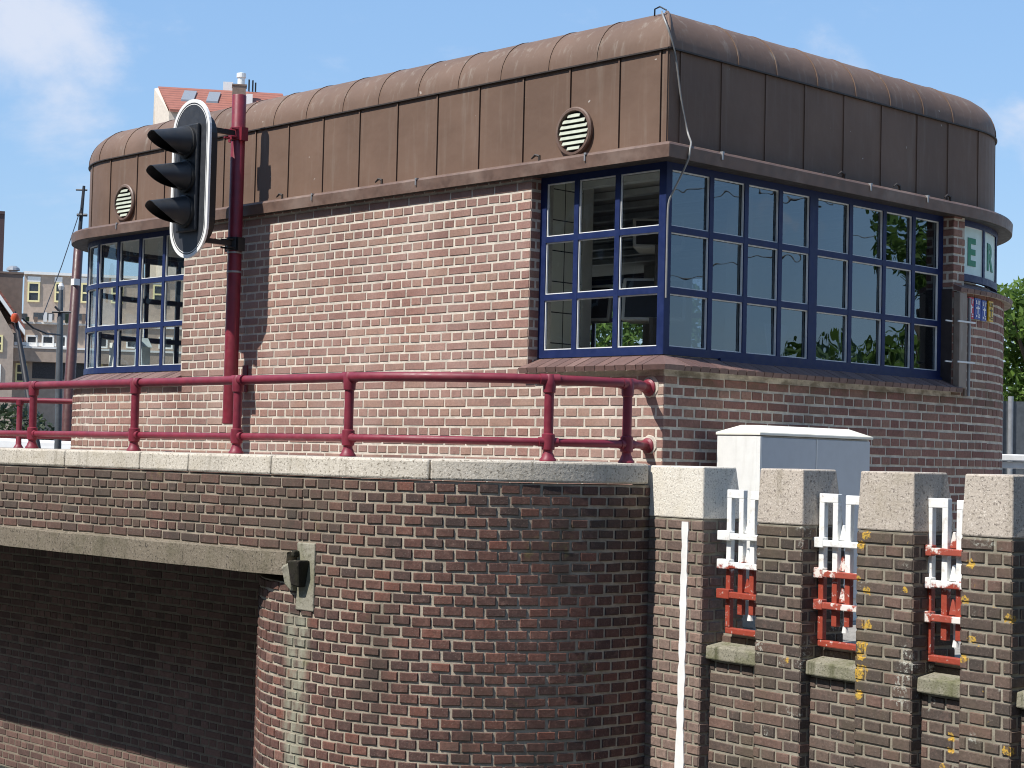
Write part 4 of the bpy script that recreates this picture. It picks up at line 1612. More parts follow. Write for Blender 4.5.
# ------------------------------------------------------------------ traffic signal on its pole
PX_, PY_ = -4.185, -0.135
sig = empty('traffic_signal', (PX_, PY_, 0.855), 'black three lamp traffic signal with white rimmed board on a dark red pole', 'traffic signal')
mb = MB()
mb.lathe([(0.050, 0.0), (0.053, 0.003), (0.053, 2.472), (0.049, 2.478)], (PX_, PY_, 0.855), (0, 0, 1), 24)
pole = mb.build('pole', 'dark_red_paint', sig, smooth=True)
for z in (1.995, 2.14, 2.20):
    mb = MB()
    mb.lathe([(0.053, -.008), (0.0565, -.006), (0.0565, .006), (0.053, .008)], (PX_, PY_, z), (0, 0, 1), 24)
    mb.build('pole_band', 'grey_metal', pole, smooth=True)
mb = MB()
mb.box(PX_ - 0.07, PX_ + 0.11, PY_ - 0.06, 0.0, 1.195, 1.207)
mb.box(PX_ - 0.03, PX_ + 0.03, -0.012, 0.0, 1.10, 1.30)
mb.build('wall_bracket', 'dark_red_paint', pole)
BX, BY, BZ = -4.262, -0.50, 2.662
BH, BW = 0.592, 0.246


def stadium(hw, hh, n=18):
    pts = []
    for i in range(n + 1):
        a = PI * i / n
        pts.append((hw * math.cos(a), hh - hw + hw * math.sin(a)))
    for i in range(n + 1):
        a = PI + PI * i / n
        pts.append((hw * math.cos(a), -(hh - hw) + hw * math.sin(a)))
    return pts


def stadium_ring(mb, outer, inner, y0, y1):
    n = len(outer)
    i0 = len(mb.v)
    for ring, y in ((outer, y0), (inner, y0), (outer, y1), (inner, y1)):
        for (x, z) in ring:
            mb.v.append((BX + x, y, BZ + z))
    for i in range(n):
        j = (i + 1) % n
        for (a, b) in ((0, 1), (2, 0), (1, 3), (3, 2)):
            mb.face((i0 + a * n + i, i0 + a * n + j, i0 + b * n + j, i0 + b * n + i))


def stadium_plate(mb, pts, y0, y1):
    n = len(pts)
    i0 = len(mb.v)
    for y in (y0, y1):
        for (x, z) in pts:
            mb.v.append((BX + x, y, BZ + z))
    mb.face(tuple(range(i0, i0 + n)))
    mb.face(tuple(range(i0 + n, i0 + 2 * n))[::-1])
    for i in range(n):
        j = (i + 1) % n
        mb.face((i0 + i, i0 + j, i0 + n + j, i0 + n + i))


mb = MB()
stadium_plate(mb, stadium(BW - 0.022, BH - 0.022), BY, BY + 0.012)
bb = mb.build('backboard', 'board_grey', sig)
mb = MB()
stadium_ring(mb, stadium(BW, BH), stadium(BW - 0.026, BH - 0.026), BY - 0.003, BY + 0.015)
stadium_ring(mb, stadium(BW - 0.036, BH - 0.036), stadium(BW - 0.041, BH - 0.041), BY - 0.002, BY + 0.001)
mb.build('white_rim', 'white_paint', bb)
mb = MB()
stadium_plate(mb, stadium(0.205, 0.50), BY + 0.014, BY + 0.10)
mb.build('lamp_housing', 'black', sig, bevel=0.01)
mb = MB()
mb.box(BX - 0.13, BX + 0.13, BY - 0.035, BY - 0.001, BZ - 0.40, BZ + 0.40)
mb.build('lamp_front', 'visor_black', sig, bevel=0.012)
for zc in (BZ + 0.258, BZ, BZ - 0.258):
    zc = zc + 0.008
    mb = MB()
    rr = 0.111
    seg = 28
    tilt = R(6)
    ax = Vector((0, -math.cos(tilt), -math.sin(tilt)))
    up = Vector((0, -math.sin(tilt), math.cos(tilt)))
    sd_ = Vector((1, 0, 0))
    o0 = Vector((BX, BY - 0.03, zc))
    th = 0.004
    rings = []
    for j in range(seg + 1):
        a = PI * 0.5 + (j / seg - 0.5) * 2 * PI * 0.97
        topness = (math.sin(a) + 1) / 2          # 1 on top, 0 underneath
        ln = 0.08 + 0.225 * min(1.0, 1.16 * topness ** 0.60)
        row = []
        for q in range(7):
            t = q / 6
            for r_ in (rr + 0.006 * (1 - t) ** 2 - 0.030 * t,):
                row.append(o0 + ax * (ln * t) + (sd_ * math.cos(a) + up * math.sin(a)) * r_)
        rings.append(row)
    i0 = len(mb.v)
    for sgn in (0, th):
        for j, row in enumerate(rings):
            a = PI * 0.5 + (j / seg - 0.5) * 2 * PI * 0.97
            inn = (sd_ * math.cos(a) + up * math.sin(a)) * sgn
            for p in row:
                mb.v.append(tuple(p - inn))
    K = (seg + 1) * 7
    for j in range(seg):
        for q in range(6):
            a = i0 + j * 7 + q
            mb.face((a, a + 1, a + 8, a + 7))
            b = a + K
            mb.face((b, b + 7, b + 8, b + 1))
        a = i0 + j * 7 + 6
        mb.face((a, a + K, a + K + 7, a + 7))
    vis = mb.build('visor', 'visor_black', sig, smooth=True)
    mb = MB()
    mb.lathe([(0.118, 0.0), (0.122, 0.004), (0.122, 0.025), (0.112, 0.03)], (BX, BY - 0.03, zc), (0, -1, 0), 28)
    mb.build('lens_ring', 'black', vis, smooth=True)
    mb = MB()
    mb.lathe([(0.100, 0.0), (0.085, 0.012), (0.05, 0.022), (0.01, 0.026)], (BX, BY - 0.035, zc), (0, -1, 0), 24)
    mb.build('lens', 'lamp_red' if zc > BZ - 0.2 else 'lamp_green', vis, smooth=True)
for z in (3.035, 2.205):
    mb = MB()
    mb.box(PX_ + 0.005, PX_ + 0.035, BY + 0.06, PY_ - 0.05, z - 0.018, z + 0.018)
    mb.build('arm', 'black', sig)
    mb = MB()
    mb.lathe([(0.053, -.05), (0.064, -.045), (0.064, .045), (0.053, .05)], (PX_, PY_, z), (0, 0, 1), 20)
    for q in (-1, 1):
        mb.box(PX_ + q * 0.07 - 0.016, PX_ + q * 0.07 + 0.016, PY_ - 0.03, PY_ + 0.03, z - 0.055, z + 0.045)
        mb.tube([(PX_ + q * 0.045, PY_ - 0.03, z + .03), (PX_ + q * 0.045, PY_ - 0.095, z + .03)], 0.008, 6)
        mb.tube([(PX_ + q * 0.045, PY_ - 0.03, z - .03), (PX_ + q * 0.045, PY_ - 0.095, z - .03)], 0.008, 6)
    mb.build('clamp', 'dark_red_paint' if z > 2.5 else 'black', sig)

# ------------------------------------------------------------------ street cabinet
cx0, cx1, cy0, cy1 = 0.13, 0.45, 0.337, 1.45
cab = empty('street_cabinet', (0.3, 0.9, -0.3), 'white and grey two door switch cabinet against the cabin wall', 'cabinet')
mb = MB()
mb.box(cx0, cx1 - 0.02, cy0, cy1, -0.30, 0.815)
mb.build('body', 'cabinet', cab, bevel=0.006)
ym = (cy0 + cy1) / 2 - 0.01
for (a, b) in ((cy0 + 0.022, ym - 0.006), (ym + 0.006, cy1 - 0.02)):
    mb = MB()
    mb.box(cx1 - 0.02, cx1, a, b, -0.16, 0.805)
    d = mb.build('door', 'cabinet_door', cab, bevel=0.004)
    mb = MB()
    mb.box(cx1, cx1 + 0.02, (b - 0.07) if a < ym else (a + 0.05), (b - 0.05) if a < ym else (a + 0.07), 0.22, 0.34)
    mb.build('handle', 'black', d)
mb = MB()
mb.box(cx1 - 0.021, cx1 + 0.004, cy0, cy0 + 0.018, -0.3, 0.81)
mb.box(cx1 - 0.021, cx1 + 0.002, ym - 0.005, ym + 0.005, -0.16, 0.805)
mb.build('corner_trim', 'cabinet', cab)
mb = MB()
ov = 0.006
mb.hexa([(cx0 - ov, cy0 - ov, 0.817), (cx1 + ov, cy0 - ov, 0.817), (cx1 + ov, cy1 + ov, 0.817), (cx0 - ov, cy1 + ov, 0.817),
         (cx0 - ov, cy0 - ov, 0.832), (cx1 + ov, cy0 - ov, 0.832), (cx1 + ov, cy1 + ov, 0.832), (cx0 - ov, cy1 + ov, 0.832)])
mb.hexa([(cx0 - ov, cy0 - ov, 0.8325), (cx1 + ov, cy0 - ov, 0.8325), (cx1 + ov, cy1 + ov, 0.8325), (cx0 - ov, cy1 + ov, 0.8325),
         (cx0 + .10, cy0 + .10, 0.878), (cx1 - .09, cy0 + .10, 0.878), (cx1 - .09, cy1 - .12, 0.878), (cx0 + .10, cy1 - .12, 0.878)])
mb.build('roof', 'cabinet_roof', cab, bevel=0.003)


# ------------------------------------------------------------------ foliage
def leaf_cloud(mb, blobs, n, size, flat=0.6, seed=1):
    rnd = random.Random(seed)
    vol = [b[1][0] * b[1][1] * b[1][2] for b in blobs]
    for _ in range(n):
        c, r = rnd.choices(blobs, vol)[0]
        while True:
            p = Vector((rnd.uniform(-1, 1), rnd.uniform(-1, 1), rnd.uniform(-1, 1)))
            q = p.length
            if 0.25 < q <= 1.0 and rnd.random() < q ** 1.3:
                break
        pos = Vector(c) + Vector((p.x * r[0], p.y * r[1], p.z * r[2]))
        nrm = Vector((rnd.gauss(0, 1), rnd.gauss(0, 1), rnd.gauss(0.6, 1))).normalized()
        a = nrm.orthogonal().normalized()
        b = nrm.cross(a)
        an = rnd.uniform(0, 2 * PI)
        a, b = a * math.cos(an) + b * math.sin(an), b * math.cos(an) - a * math.sin(an)
        s = size * rnd.uniform(0.6, 1.35)
        i = len(mb.v)
        mb.v += [tuple(pos - a * s), tuple(pos + b * s * flat * .7), tuple(pos + a * s), tuple(pos - b * s * flat * .7)]
        mb.face((i, i + 1, i + 2, i + 3), 0, (rnd.random(), 0, 0, 1))


def tree(x, y, zb, h, spread, n, leaf, label, seed, mat='leaf', cat='tree', trunk_r=0.14, group=None, crown0=0.30, name='leafy_tree', limbs=7):
    rnd = random.Random(seed)
    e = empty(name, (x, y, zb), label, cat, group)
    mb = MB()
    top = (x + rnd.uniform(-.2, .2), y + rnd.uniform(-.2, .2), zb + h * 0.8)
    mid = (x + rnd.uniform(-.1, .1), y + rnd.uniform(-.1, .1), zb + h * 0.4)
    mb.tube([(x, y, zb), mid, top], [trunk_r, trunk_r * .75, trunk_r * .2], 9)
    blobs = []
    for k in range(limbs):
        an = 2 * PI * k / limbs + rnd.uniform(-.4, .4)
        zz = zb + h * rnd.uniform(crown0 + 0.05, 0.85)
        rr_ = spread * rnd.uniform(.4, .85) * (1.1 - 0.5 * ((zz - zb) / h))
        ex, ey = x + math.cos(an) * rr_, y + math.sin(an) * rr_
        st_ = Vector((x, y, zb + h * (crown0 - .02 + 0.3 * rnd.random())))
        mb.tube([st_, st_.lerp(Vector((ex, ey, zz)), .5) + Vector((0, 0, .1 * h * .3)), (ex, ey, zz)], [trunk_r * .5, trunk_r * .3, trunk_r * .08], 6)
        r = spread * rnd.uniform(.34, .52)
        blobs.append(((ex, ey, zz), (r, r, r * rnd.uniform(.6, .9))))
    blobs.append(((x, y, zb + h * .82), (spread * .5, spread * .5, h * .17)))
    blobs.append(((x, y, zb + h * (crown0 + .25)), (spread * .6, spread * .6, h * .2)))
    mb.build('trunk', 'bark', e)
    mb = MB()
    leaf_cloud(mb, blobs, n, leaf, seed=seed)
    mb.build('crown', mat, e)
    return e


tree(-5.35, 14.0, -0.3, 3.75, 1.5, 9000, 0.065, 'bright green tree at the right edge behind the cabin', 3, crown0=0.28)
tree(8.0, 15.2, -0.3, 5.6, 1.55, 6000, 0.10, 'tall green tree standing along the quay to the right', 4, crown0=0.12, limbs=12)
tree(-9.6, 13.0, -0.3, 4.6, 1.7, 5000, 0.09, 'green tree seen through the corner window panes behind the cabin', 5, crown0=0.2)
tree(-12.8, 13.2, -0.3, 4.4, 1.5, 3500, 0.09, 'green tree to the left of the one behind the corner window', 6, crown0=0.2)
for q, (tx, ty, th_, tw, lab) in enumerate(((13.5, 5.2, 9.5, 3.4, 'broad dark unseen tree east of the cabin, added to block sky light'), (14.5, -2.2, 10.5, 3.6, 'tallest dark unseen tree beside the water, added to block sky light'), (17.5, 10.5, 9.0, 3.0, 'dark unseen tree furthest along the east quay, added to block sky light'))):
    tree(tx, ty, -0.3, th_, tw, 5200, 0.24, lab, 40 + q, mat='hedge_leaf', crown0=0.12, limbs=11, trunk_r=0.2, name='blocker_tree')  # out of view, added to cut sky fill on the right face
# the trees stand on ground behind the cabin
mb = MB()
poly = [(-0.5, 9.6), (60, 9.1), (60, 60), (-16, 60), (-16, 9.6)]
n = len(poly)
mb.v = [(x, y, -0.30) for x, y in poly] + [(x, y, -2.6) for x, y in poly]
mb.face(tuple(range(n)))
for i in range(n):
    j = (i + 1) % n
    mb.face((i, j, j + n, i + n))
o = mb.build('street', 'pavement')
tag(o, 'street behind the cabin', 'street', kind='structure')

mb = MB()
leaf_cloud(mb, [((-34.8 + 1.3 * i * .7, 13.0 + 1.3 * i * .72, 0.45 + 0.25 * random.random()), (1.1, 1.1, 1.15)) for i in range(-2, 2)], 5200, 0.11, seed=8)
for i in range(-2, 2):
    for q in range(3):
        bx, by = -34.8 + .91 * i + random.uniform(-.4, .4), 13.0 + .94 * i + random.uniform(-.4, .4)
        mb.tube([(bx, by, -0.3), (bx + .1, by, 0.5)], 0.03, 5)
o = mb.build('hedge', 'hedge_leaf')
tag(o, 'dark green clipped hedge on the far bank behind the railing', 'hedge')

# ------------------------------------------------------------------ far buildings
M['mast_wood'] = paint('mast_wood', (0.075, 0.026, 0.022), 0.45, 0.2)
M['dark_spar'] = paint('dark_spar', (0.022, 0.022, 0.026), 0.5, 0.2)
M['grey_post'] = paint('grey_post', (0.07, 0.08, 0.09), 0.5, 0.2)
M['orange'] = paint('orange', (0.55, 0.09, 0.03), 0.4, 0.1)
M['boat_white'] = paint('boat_white', (0.80, 0.80, 0.78), 0.35, 0.04)
M['boat_hull'] = paint('boat_hull', (0.03, 0.04, 0.07), 0.35, 0.1)


M['grey_brick'] = paint('grey_brick', (0.40, 0.315, 0.25), 0.9, 0.12, scale=4.0)
M['cream_wall'] = paint('cream_wall', (0.55, 0.48, 0.40), 0.9, 0.08, scale=4.0)
M['yellow_frame'] = paint('yellow_frame', (0.80, 0.70, 0.36), 0.5, 0.05)
M['far_glass'] = paint('far_glass', (0.05, 0.055, 0.06), 0.12, 0.3)
M['far_white'] = paint('far_white', (0.78, 0.77, 0.73), 0.6, 0.05)
M['chimney_brick'] = paint('chimney_brick', (0.19, 0.135, 0.105), 0.9, 0.15, scale=4.0)
M['dark_tower'] = paint('dark_tower', (0.075, 0.045, 0.045), 0.8, 0.1)


def tile_roof_material():
    m, t, b = material('roof_tile')
    v = t.obj()
    wv = t.n('ShaderNodeTexWave', {'bands_direction': 'Z', 'wave_profile': 'SAW'}, Vector=v, Scale=1.1, Distortion=0.3)
    c = t.mix(t.noise(v, 2.5, 4), (0.24, 0.075, 0.05), (0.36, 0.14, 0.095))
    c = t.mix(t.step(wv.outputs[0], 0.55, 1.0, 0, 0.7), c, (0.10, 0.04, 0.03))
    t.put(b, 'Base Color', c)
    b.inputs['Roughness'].default_value = 0.8
    return m


M['roof_tile'] = tile_roof_material()
FR = Vector((0.6918, 0.7220, 0)).normalized()    # along the far facades, left to right
FD = Vector((-FR.y, FR.x, 0))                     # away from the camera


class Far:
    """a local frame: x along the facade, y into the block, z up"""
    def __init__(self, origin):
        self.o = Vector((origin[0], origin[1], 0))
        d = (self.o - CAM)
        d.z = 0
        self.d = d.normalized()
        self.r = Vector((self.d.y, -self.d.x, 0))

    def __call__(self, x, y, z):
        return self.o + self.r * x + self.d * y + Vector((0, 0, z))


K = 110 / 1777.08
# origin of the apartment block: image column 100 at 108 m
cen = CAM + fw * 110 + rt * ((96 - 512) * K)
FA = Far((cen.x, cen.y))
px = lambda c: (c - 100) * K
hz = lambda c, r: 0.65 + (417.4 + 0.0239 * (c + 1190) - r) * K
apt = empty('apartment_building', (cen.x, cen.y, -0.3), 'grey brown brick apartment building with yellow window frames and balconies', 'building')
mb = MB()
mb.box(px(12), px(215), 0.0, 9.0, -0.3, 8.2, fr=FA)
mb.build('lower_storeys', 'grey_brick', apt)
mb = MB()
mb.box(px(26), px(215), 2.2, 9.0, 8.2, 11.45, fr=FA)
mb.build('top_storey', 'grey_brick', apt)
mb = MB()
mb.box(px(25), px(216), 2.05, 9.1, 11.45, 11.62, fr=FA)
mb.build('roof_edge', 'far_white', apt)
mb = MB()
mb.box(px(12), px(215), -0.6, 0.0, hz(50, 350), hz(50, 348), fr=FA)
mb.box(px(20), px(60), -0.05, -0.0, 6.85, 7.05, fr=FA)
mb.box(px(12), px(215), -0.1, 2.2, 8.2, 8.32, fr=FA)
mb.build('ledge', 'far_white', apt)
mb = MB()
mb.box(px(12), px(215), -0.55, -0.4, hz(50, 363), hz(50, 350.2), fr=FA)
mb.build('balcony_front', 'grey_brick', apt)


def far_window(parent, F, x0, x1, z0, z1, y, frame, split=True, head=False):
    mb = MB()
    t = 0.10
    mb.box(x0, x0 + t, y - .08, y - .001, z0, z1, fr=F)
    mb.box(x1 - t, x1, y - .08, y - .001, z0, z1, fr=F)
    mb.box(x0 + t, x1 - t, y - .08, y - .001, z0, z0 + t, fr=F)
    mb.box(x0 + t, x1 - t, y - .08, y - .001, z1 - t, z1, fr=F)
    if split:
        zm = (z0 + z1) / 2
        mb.box(x0 + t, x1 - t, y - .07, y - .001, zm - .05, zm + .05, fr=F)
    w = mb.build('window', frame, parent)
    if head:
        mb = MB()
        mb.box(x0 - .02, x1 + .02, y - .05, y - .001, z1 + .02, z1 + .35, fr=F)
        mb.build('window_head', 'far_white', w)
    mb = MB()
    mb.box(x0 + t, x1 - t, y - .035, y - .002, z0 + t, z1 - t, fr=F)
    mb.build('pane', 'far_glass', w)
    return w


for c0, c1 in ((29.5, 41.5), (56, 63), (72.5, 79.5), (82, 92), (112, 124), (154, 168), (190, 202)):
    far_window(apt, FA, px(c0), px(c1), hz(c0, 300), hz(c0, 280), 2.2, 'yellow_frame', True, True)
for c0, c1 in ((31, 42), (46, 58), (62, 70), (98, 110), (128, 140), (160, 174)):
    far_window(apt, FA, px(c0), px(c1), hz(c0, 348), hz(c0, 336), 0.0, 'far_white', False)
for c0, c1 in ((7, 17.5), (22, 33), (96, 106), (112, 122), (150, 162), (176, 188)):
    far_window(apt, FA, px(max(c0, 12.5)), px(c1), hz(c0, 383), hz(c0, 364), 0.0, 'yellow_frame', True)
for c0, c1, r0, r1 in ((17, 29, 346, 334), (38, 60, 379, 363), (66, 92, 380, 362), (20, 30, 318, 312), (36, 56, 318, 311), (64, 90, 318, 311), (124, 148, 380, 362)):
    mb = MB()
    mb.box(px(c0), px(c1), -0.012, 0.0 if r0 > 330 else .001, hz(c0, r0), hz(c0, r1), fr=FA if r0 > 330 else (lambda x, y, z: FA(x, y + 2.19, z)))
    mb.build('loggia_opening', 'far_glass', apt)
for c in (30, 38, 47, 52, 60, 68, 76, 84):
    mb = MB()
    mb.box(px(c), px(c + 3.5), -0.35, -0.05, 8.33, 8.33 + random.uniform(.25, .6), fr=FA)
    mb.build('balcony_planter', random.choice(['far_white', 'hedge_leaf', 'chimney_brick']), apt)

# gabled house in front of it at the left edge
K2 = 100 / 1777.08
cen2 = CAM + fw * 100 + rt * ((-8 - 512) * K2)
FG = Far((cen2.x, cen2.y))
gx = lambda c: (c + 5) * K2
gz = lambda c, r: 0.65 + (417.4 + 0.0239 * (c + 1190) - r) * K2
gh = empty('gabled_house', (cen2.x, cen2.y, -0.3), 'grey gabled house with red tiled roof and broad brick chimney at the left edge', 'house')
mb = MB()
zE = gz(26, 326)
zA = gz(-20, 262)
xa, xe = gx(-24), gx(25)
xw = xa - (xe - xa)
pts = [(xw, -0.3), (xe - .6, -0.3), (xe - .6, zE - .5), (xa, zA - .35), (xw, zE - .5)]
mb.v = [tuple(FG(x, 0, z)) for x, z in pts] + [tuple(FG(x, 6, z)) for x, z in pts]
mb.face((0, 1, 2, 3, 4))
mb.face((9, 8, 7, 6, 5))
for i in range(5):
    j = (i + 1) % 5
    mb.face((i, j, j + 5, i + 5))
mb.build('wall', 'grey_brick', gh)
mb = MB()
for (x0, z0, x1, z1) in ((xa, zA, xe, zE - .25), (xa, zA, xw - .5, zE - .25)):
    mb.hexa([FG(x0, 0.8, z0 - .2), FG(x1, 0.8, z1 - .2), FG(x1, 8, z1 - .2), FG(x0, 8, z0 - .2), FG(x0, 0.8, z0 + .35), FG(x1, 0.8, z1 + .35), FG(x1, 8, z1 + .35), FG(x0, 8, z0 + .35)])
rf = mb.build('roof', 'roof_tile', gh)
mb = MB()
for (x0, z0, x1, z1) in ((xa, zA + .1, xe, zE - .15),):
    mb.hexa([FG(x0, -.1, z0 - .35), FG(x1, -.1, z1 - .35), FG(x1, .79, z1 - .35), FG(x0, .79, z0 - .35), FG(x0, -.1, z0 - .05), FG(x1, -.1, z1 - .05), FG(x1, .79, z1 - .05), FG(x0, .79, z0 - .05)])
mb.build('barge_board', 'far_white', gh)
mb = MB()
mb.box(gx(-10), gx(22), 3.0, 4.6, gz(0, 318), gz(10, 268), fr=FG)
mb.box(gx(-11), gx(23), 2.95, 4.65, gz(10, 268), gz(10, 266), fr=FG)
ch = mb.build('chimney', 'chimney_brick', rf)
mb = MB()
p = FG(gx(12), 3.8, gz(10, 266))
mb.lathe([(.25, 0), (.25, .12), (.4, .16), (.36, .3), (.2, .42)], p, (0, 0, 1), 12)
mb.build('chimney_pot', 'grey_metal', ch)
far_window(gh, FG, gx(-8), gx(4), gz(0, 352), gz(0, 335), 0.0, 'yellow_frame')
far_window(gh, FG, gx(-8), gx(3), gz(0, 382), gz(0, 364), 0.0, 'far_white')

# house with red tiled roof rising behind the cabin
K3 = 130 / 1777.08
cen3 = CAM + fw * 130 + rt * ((205 - 512) * K3)
FH = Far((cen3.x, cen3.y))
hx_ = lambda c: (c - 215) * K3
hz3 = lambda c, r: 0.65 + (417.4 + 0.0239 * (c + 1190) - r) * K3
rh = empty('red_roofed_house', (cen3.x, cen3.y, -0.3), 'tall house with red tiled roof, skylights and brick chimney rising behind the cabin', 'house')
zR_ = hz3(215, 90) + 2.0
zEv = hz3(215, 122) + 1.6
mb = MB()
mb.box(hx_(170), hx_(278), 4.0, 14.0, -0.3, zEv, fr=FH)
mb.build('wall', 'cream_wall', rh)
mb = MB()
pr = [(hx_(151.5), hx_(156.5)), ]
mb.v = [tuple(FH(*q)) for q in ((hx_(152), 4.2, -0.3), (hx_(170), 4.2, -0.3), (hx_(170), 4.2, zEv - .2), (hx_(156), 9, zR_ - .1), (hx_(152), 9, zR_ - .2), (hx_(152), 9, -.3))]
mb.face((0, 1, 2, 3, 4))
mb.face((0, 4, 5))
mb.face((1, 5, 4, 3, 2)) if False else None
mb.build('gable', 'cream_wall', rh)
mb = MB()
mb.hexa([FH(hx_(171), 3.6, zEv - .2), FH(hx_(296), 3.6, zEv - .2), FH(hx_(288), 9, zR_ - .25), FH(hx_(156), 9, zR_ - .25), FH(hx_(171), 3.6, zEv), FH(hx_(296), 3.6, zEv), FH(hx_(288), 9, zR_), FH(hx_(156), 9, zR_)])
mb.hexa([FH(hx_(156), 9, zR_ - .25), FH(hx_(288), 9, zR_ - .25), FH(hx_(296), 14, zEv - .2), FH(hx_(156), 14, zEv - .2), FH(hx_(156), 9, zR_), FH(hx_(288), 9, zR_), FH(hx_(296), 14, zEv), FH(hx_(156), 14, zEv)])
rf3 = mb.build('roof', 'roof_tile', rh)
sl = (zR_ - zEv) / 5.4
for c0, c1 in ((181, 194), (207, 219)):
    mb = MB()
    y0, y1 = 5.6, 7.9
    za, zb_ = zEv + (y0 - 3.6) * sl, zEv + (y1 - 3.6) * sl
    mb.hexa([FH(hx_(c0), y0, za), FH(hx_(c1), y0, za), FH(hx_(c1 + 3), y1, zb_), FH(hx_(c0 + 3), y1, zb_), FH(hx_(c0), y0, za + .15), FH(hx_(c1), y0, za + .15), FH(hx_(c1 + 3), y1, zb_ + .15), FH(hx_(c0 + 3), y1, zb_ + .15)])
    mb.build('skylight', 'grey_metal', rf3)
mb = MB()
mb.box(hx_(234), hx_(248), 6.0, 7.2, hz3(240, 110) + 1.2, hz3(240, 82) + 1.2, fr=FH)
mb.box(hx_(233.5), hx_(249), 5.95, 7.25, hz3(240, 82) + 1.2, hz3(240, 80.5) + 1.2, fr=FH)
c3 = mb.build('chimney', 'chimney_brick', rf3)
mb = MB()
q = FH(hx_(243), 6.6, hz3(240, 80.5) + 1.2)
mb.lathe([(.28, 0), (.28, .6), (.36, .62), (.36, .95), (.2, 1.0)], q, (0, 0, 1), 12)
mb.build('flue', 'far_white', c3)
mb = MB()
mb.box(hx_(224.5), hx_(235), 9.2, 10.2, hz3(230, 92) + 1.4, hz3(230, 75) + 1.6, fr=FH)
mb.box(hx_(248.5), hx_(255), 5.2, 5.9, hz3(250, 104) + 1, hz3(250, 90) + 1.0, fr=FH)
mb.build('vent_stack', 'far_white', rf3)
mb = MB()
for c_ in (252, 256, 259):
    p = FH(hx_(c_), 8.9, zR_)
    mb.tube([p, p + Vector((0, 0, random.uniform(.5, 1.0)))], 0.07, 5)
mb.build('roof_aerial', 'black', rf3)

# unseen houses across the water, added to cut the sky fill
M['house_brick'] = paint('house_brick', (0.22, 0.13, 0.10), 0.9, 0.15, scale=4.0)
for k, (x0, y0, wdt, ht, ang) in enumerate(((-46, -21, 17, 12.5, 12), (-27, -25, 16, 14, 5), (-9, -27, 15, 13, 0), (8, -27, 16, 15, 0), (26, -24, 15, 13, 18), (38, -13, 15, 14, 58), (44, 2, 14, 12, 80))):
    e = empty('blocker_house', (x0, y0, -0.3), ('%s unseen house with white windows, added to block sky light' % ['low broad', 'tall grey', 'plain narrow', 'tallest dark', 'corner', 'side street', 'last'][k]), 'house', 'unseen houses added to block sky light')
    f = lambda x, y, z, a=R(ang), o=Vector((x0, y0, 0)): o + Vector((x * math.cos(a) - y * math.sin(a), x * math.sin(a) + y * math.cos(a), z))
    mb = MB()
    mb.box(0, wdt, -8, 0, -2.4, ht, fr=f)
    mb.build('wall', 'house_brick', e)
    mb = MB()
    mb.hexa([f(-.2, .2, ht), f(wdt + .2, .2, ht), f(wdt + .2, -8.2, ht), f(-.2, -8.2, ht), f(-.2, -3.6, ht + 3), f(wdt + .2, -3.6, ht + 3), f(wdt + .2, -4.4, ht + 3), f(-.2, -4.4, ht + 3)])
    mb.build('roof', 'roof_tile', e)
    for i in range(4):
        for j in range(3):
            mb = MB()
            xx, zz = 1.4 + i * (wdt - 2.2) / 4, 1.2 + j * 3.6
            mb.box(xx, xx + 1.3, 0.001, 0.05, zz, zz + 2.0, fr=f)
            w_ = mb.build('window', 'far_white', e)
            mb = MB()
            mb.box(xx + .1, xx + 1.2, 0.05, 0.06, zz + .1, zz + 1.9, fr=f)
            mb.build('pane', 'far_glass', w_)

# overhead line to the north east; only its mirror image shows in the front panes
ow = empty('overhead_line', (6.0, 17.0, -0.3), 'thin overhead wires strung between two grey masts north east of the cabin', 'overhead wires')
for (x, y) in ((3.0, 19.0), (21.0, 9.0)):
    mb = MB()
    mb.tube([(x, y, -0.3), (x, y, 7.6)], [0.09, 0.06], 10)
    mb.build('mast', 'grey_post', ow, smooth=True)
for (z0, z1, sag) in ((7.2, 7.2, .9), (6.3, 6.5, .7), (5.2, 5.0, 1.2), (7.2, 4.6, .4), (4.6, 6.6, .5)):
    mb = MB()
    mb.tube([Vector((3, 19, z0)).lerp(Vector((21, 9, z1)), t_) - Vector((0, 0, sag * 4 * t_ * (1 - t_))) for t_ in [i / 12 for i in range(13)]], 0.010, 6)
    mb.build('wire', 'dark_spar', ow)

# dark slim tower at the very left
cen4 = CAM + fw * 160 + rt * ((-14.5 - 512) * 160 / 1777.08)
mb = MB()
F4 = Far((cen4.x, cen4.y))
mb.box(-1.05, 1.15, 0, 2.2, -0.3, 0.65 + (446 - 213) * 160 / 1777.08, fr=F4)
mb.box(-1.15, 1.15, -.1, 2.3, 0.65 + (446 - 213) * 160 / 1777.08, 0.9 + (446 - 213) * 160 / 1777.08, fr=F4)
o = mb.build('chimney_tower', 'dark_tower')
tag(o, 'dark brown slim tower rising at the left edge', 'tower')

# ------------------------------------------------------------------ boats, masts and lamp post in the basin
def at_px(x, y, d):
    return CAM + fw * d + rt * ((x - 512) / 1777.08 * d) + dn * ((y - 384) / 1777.08 * d)


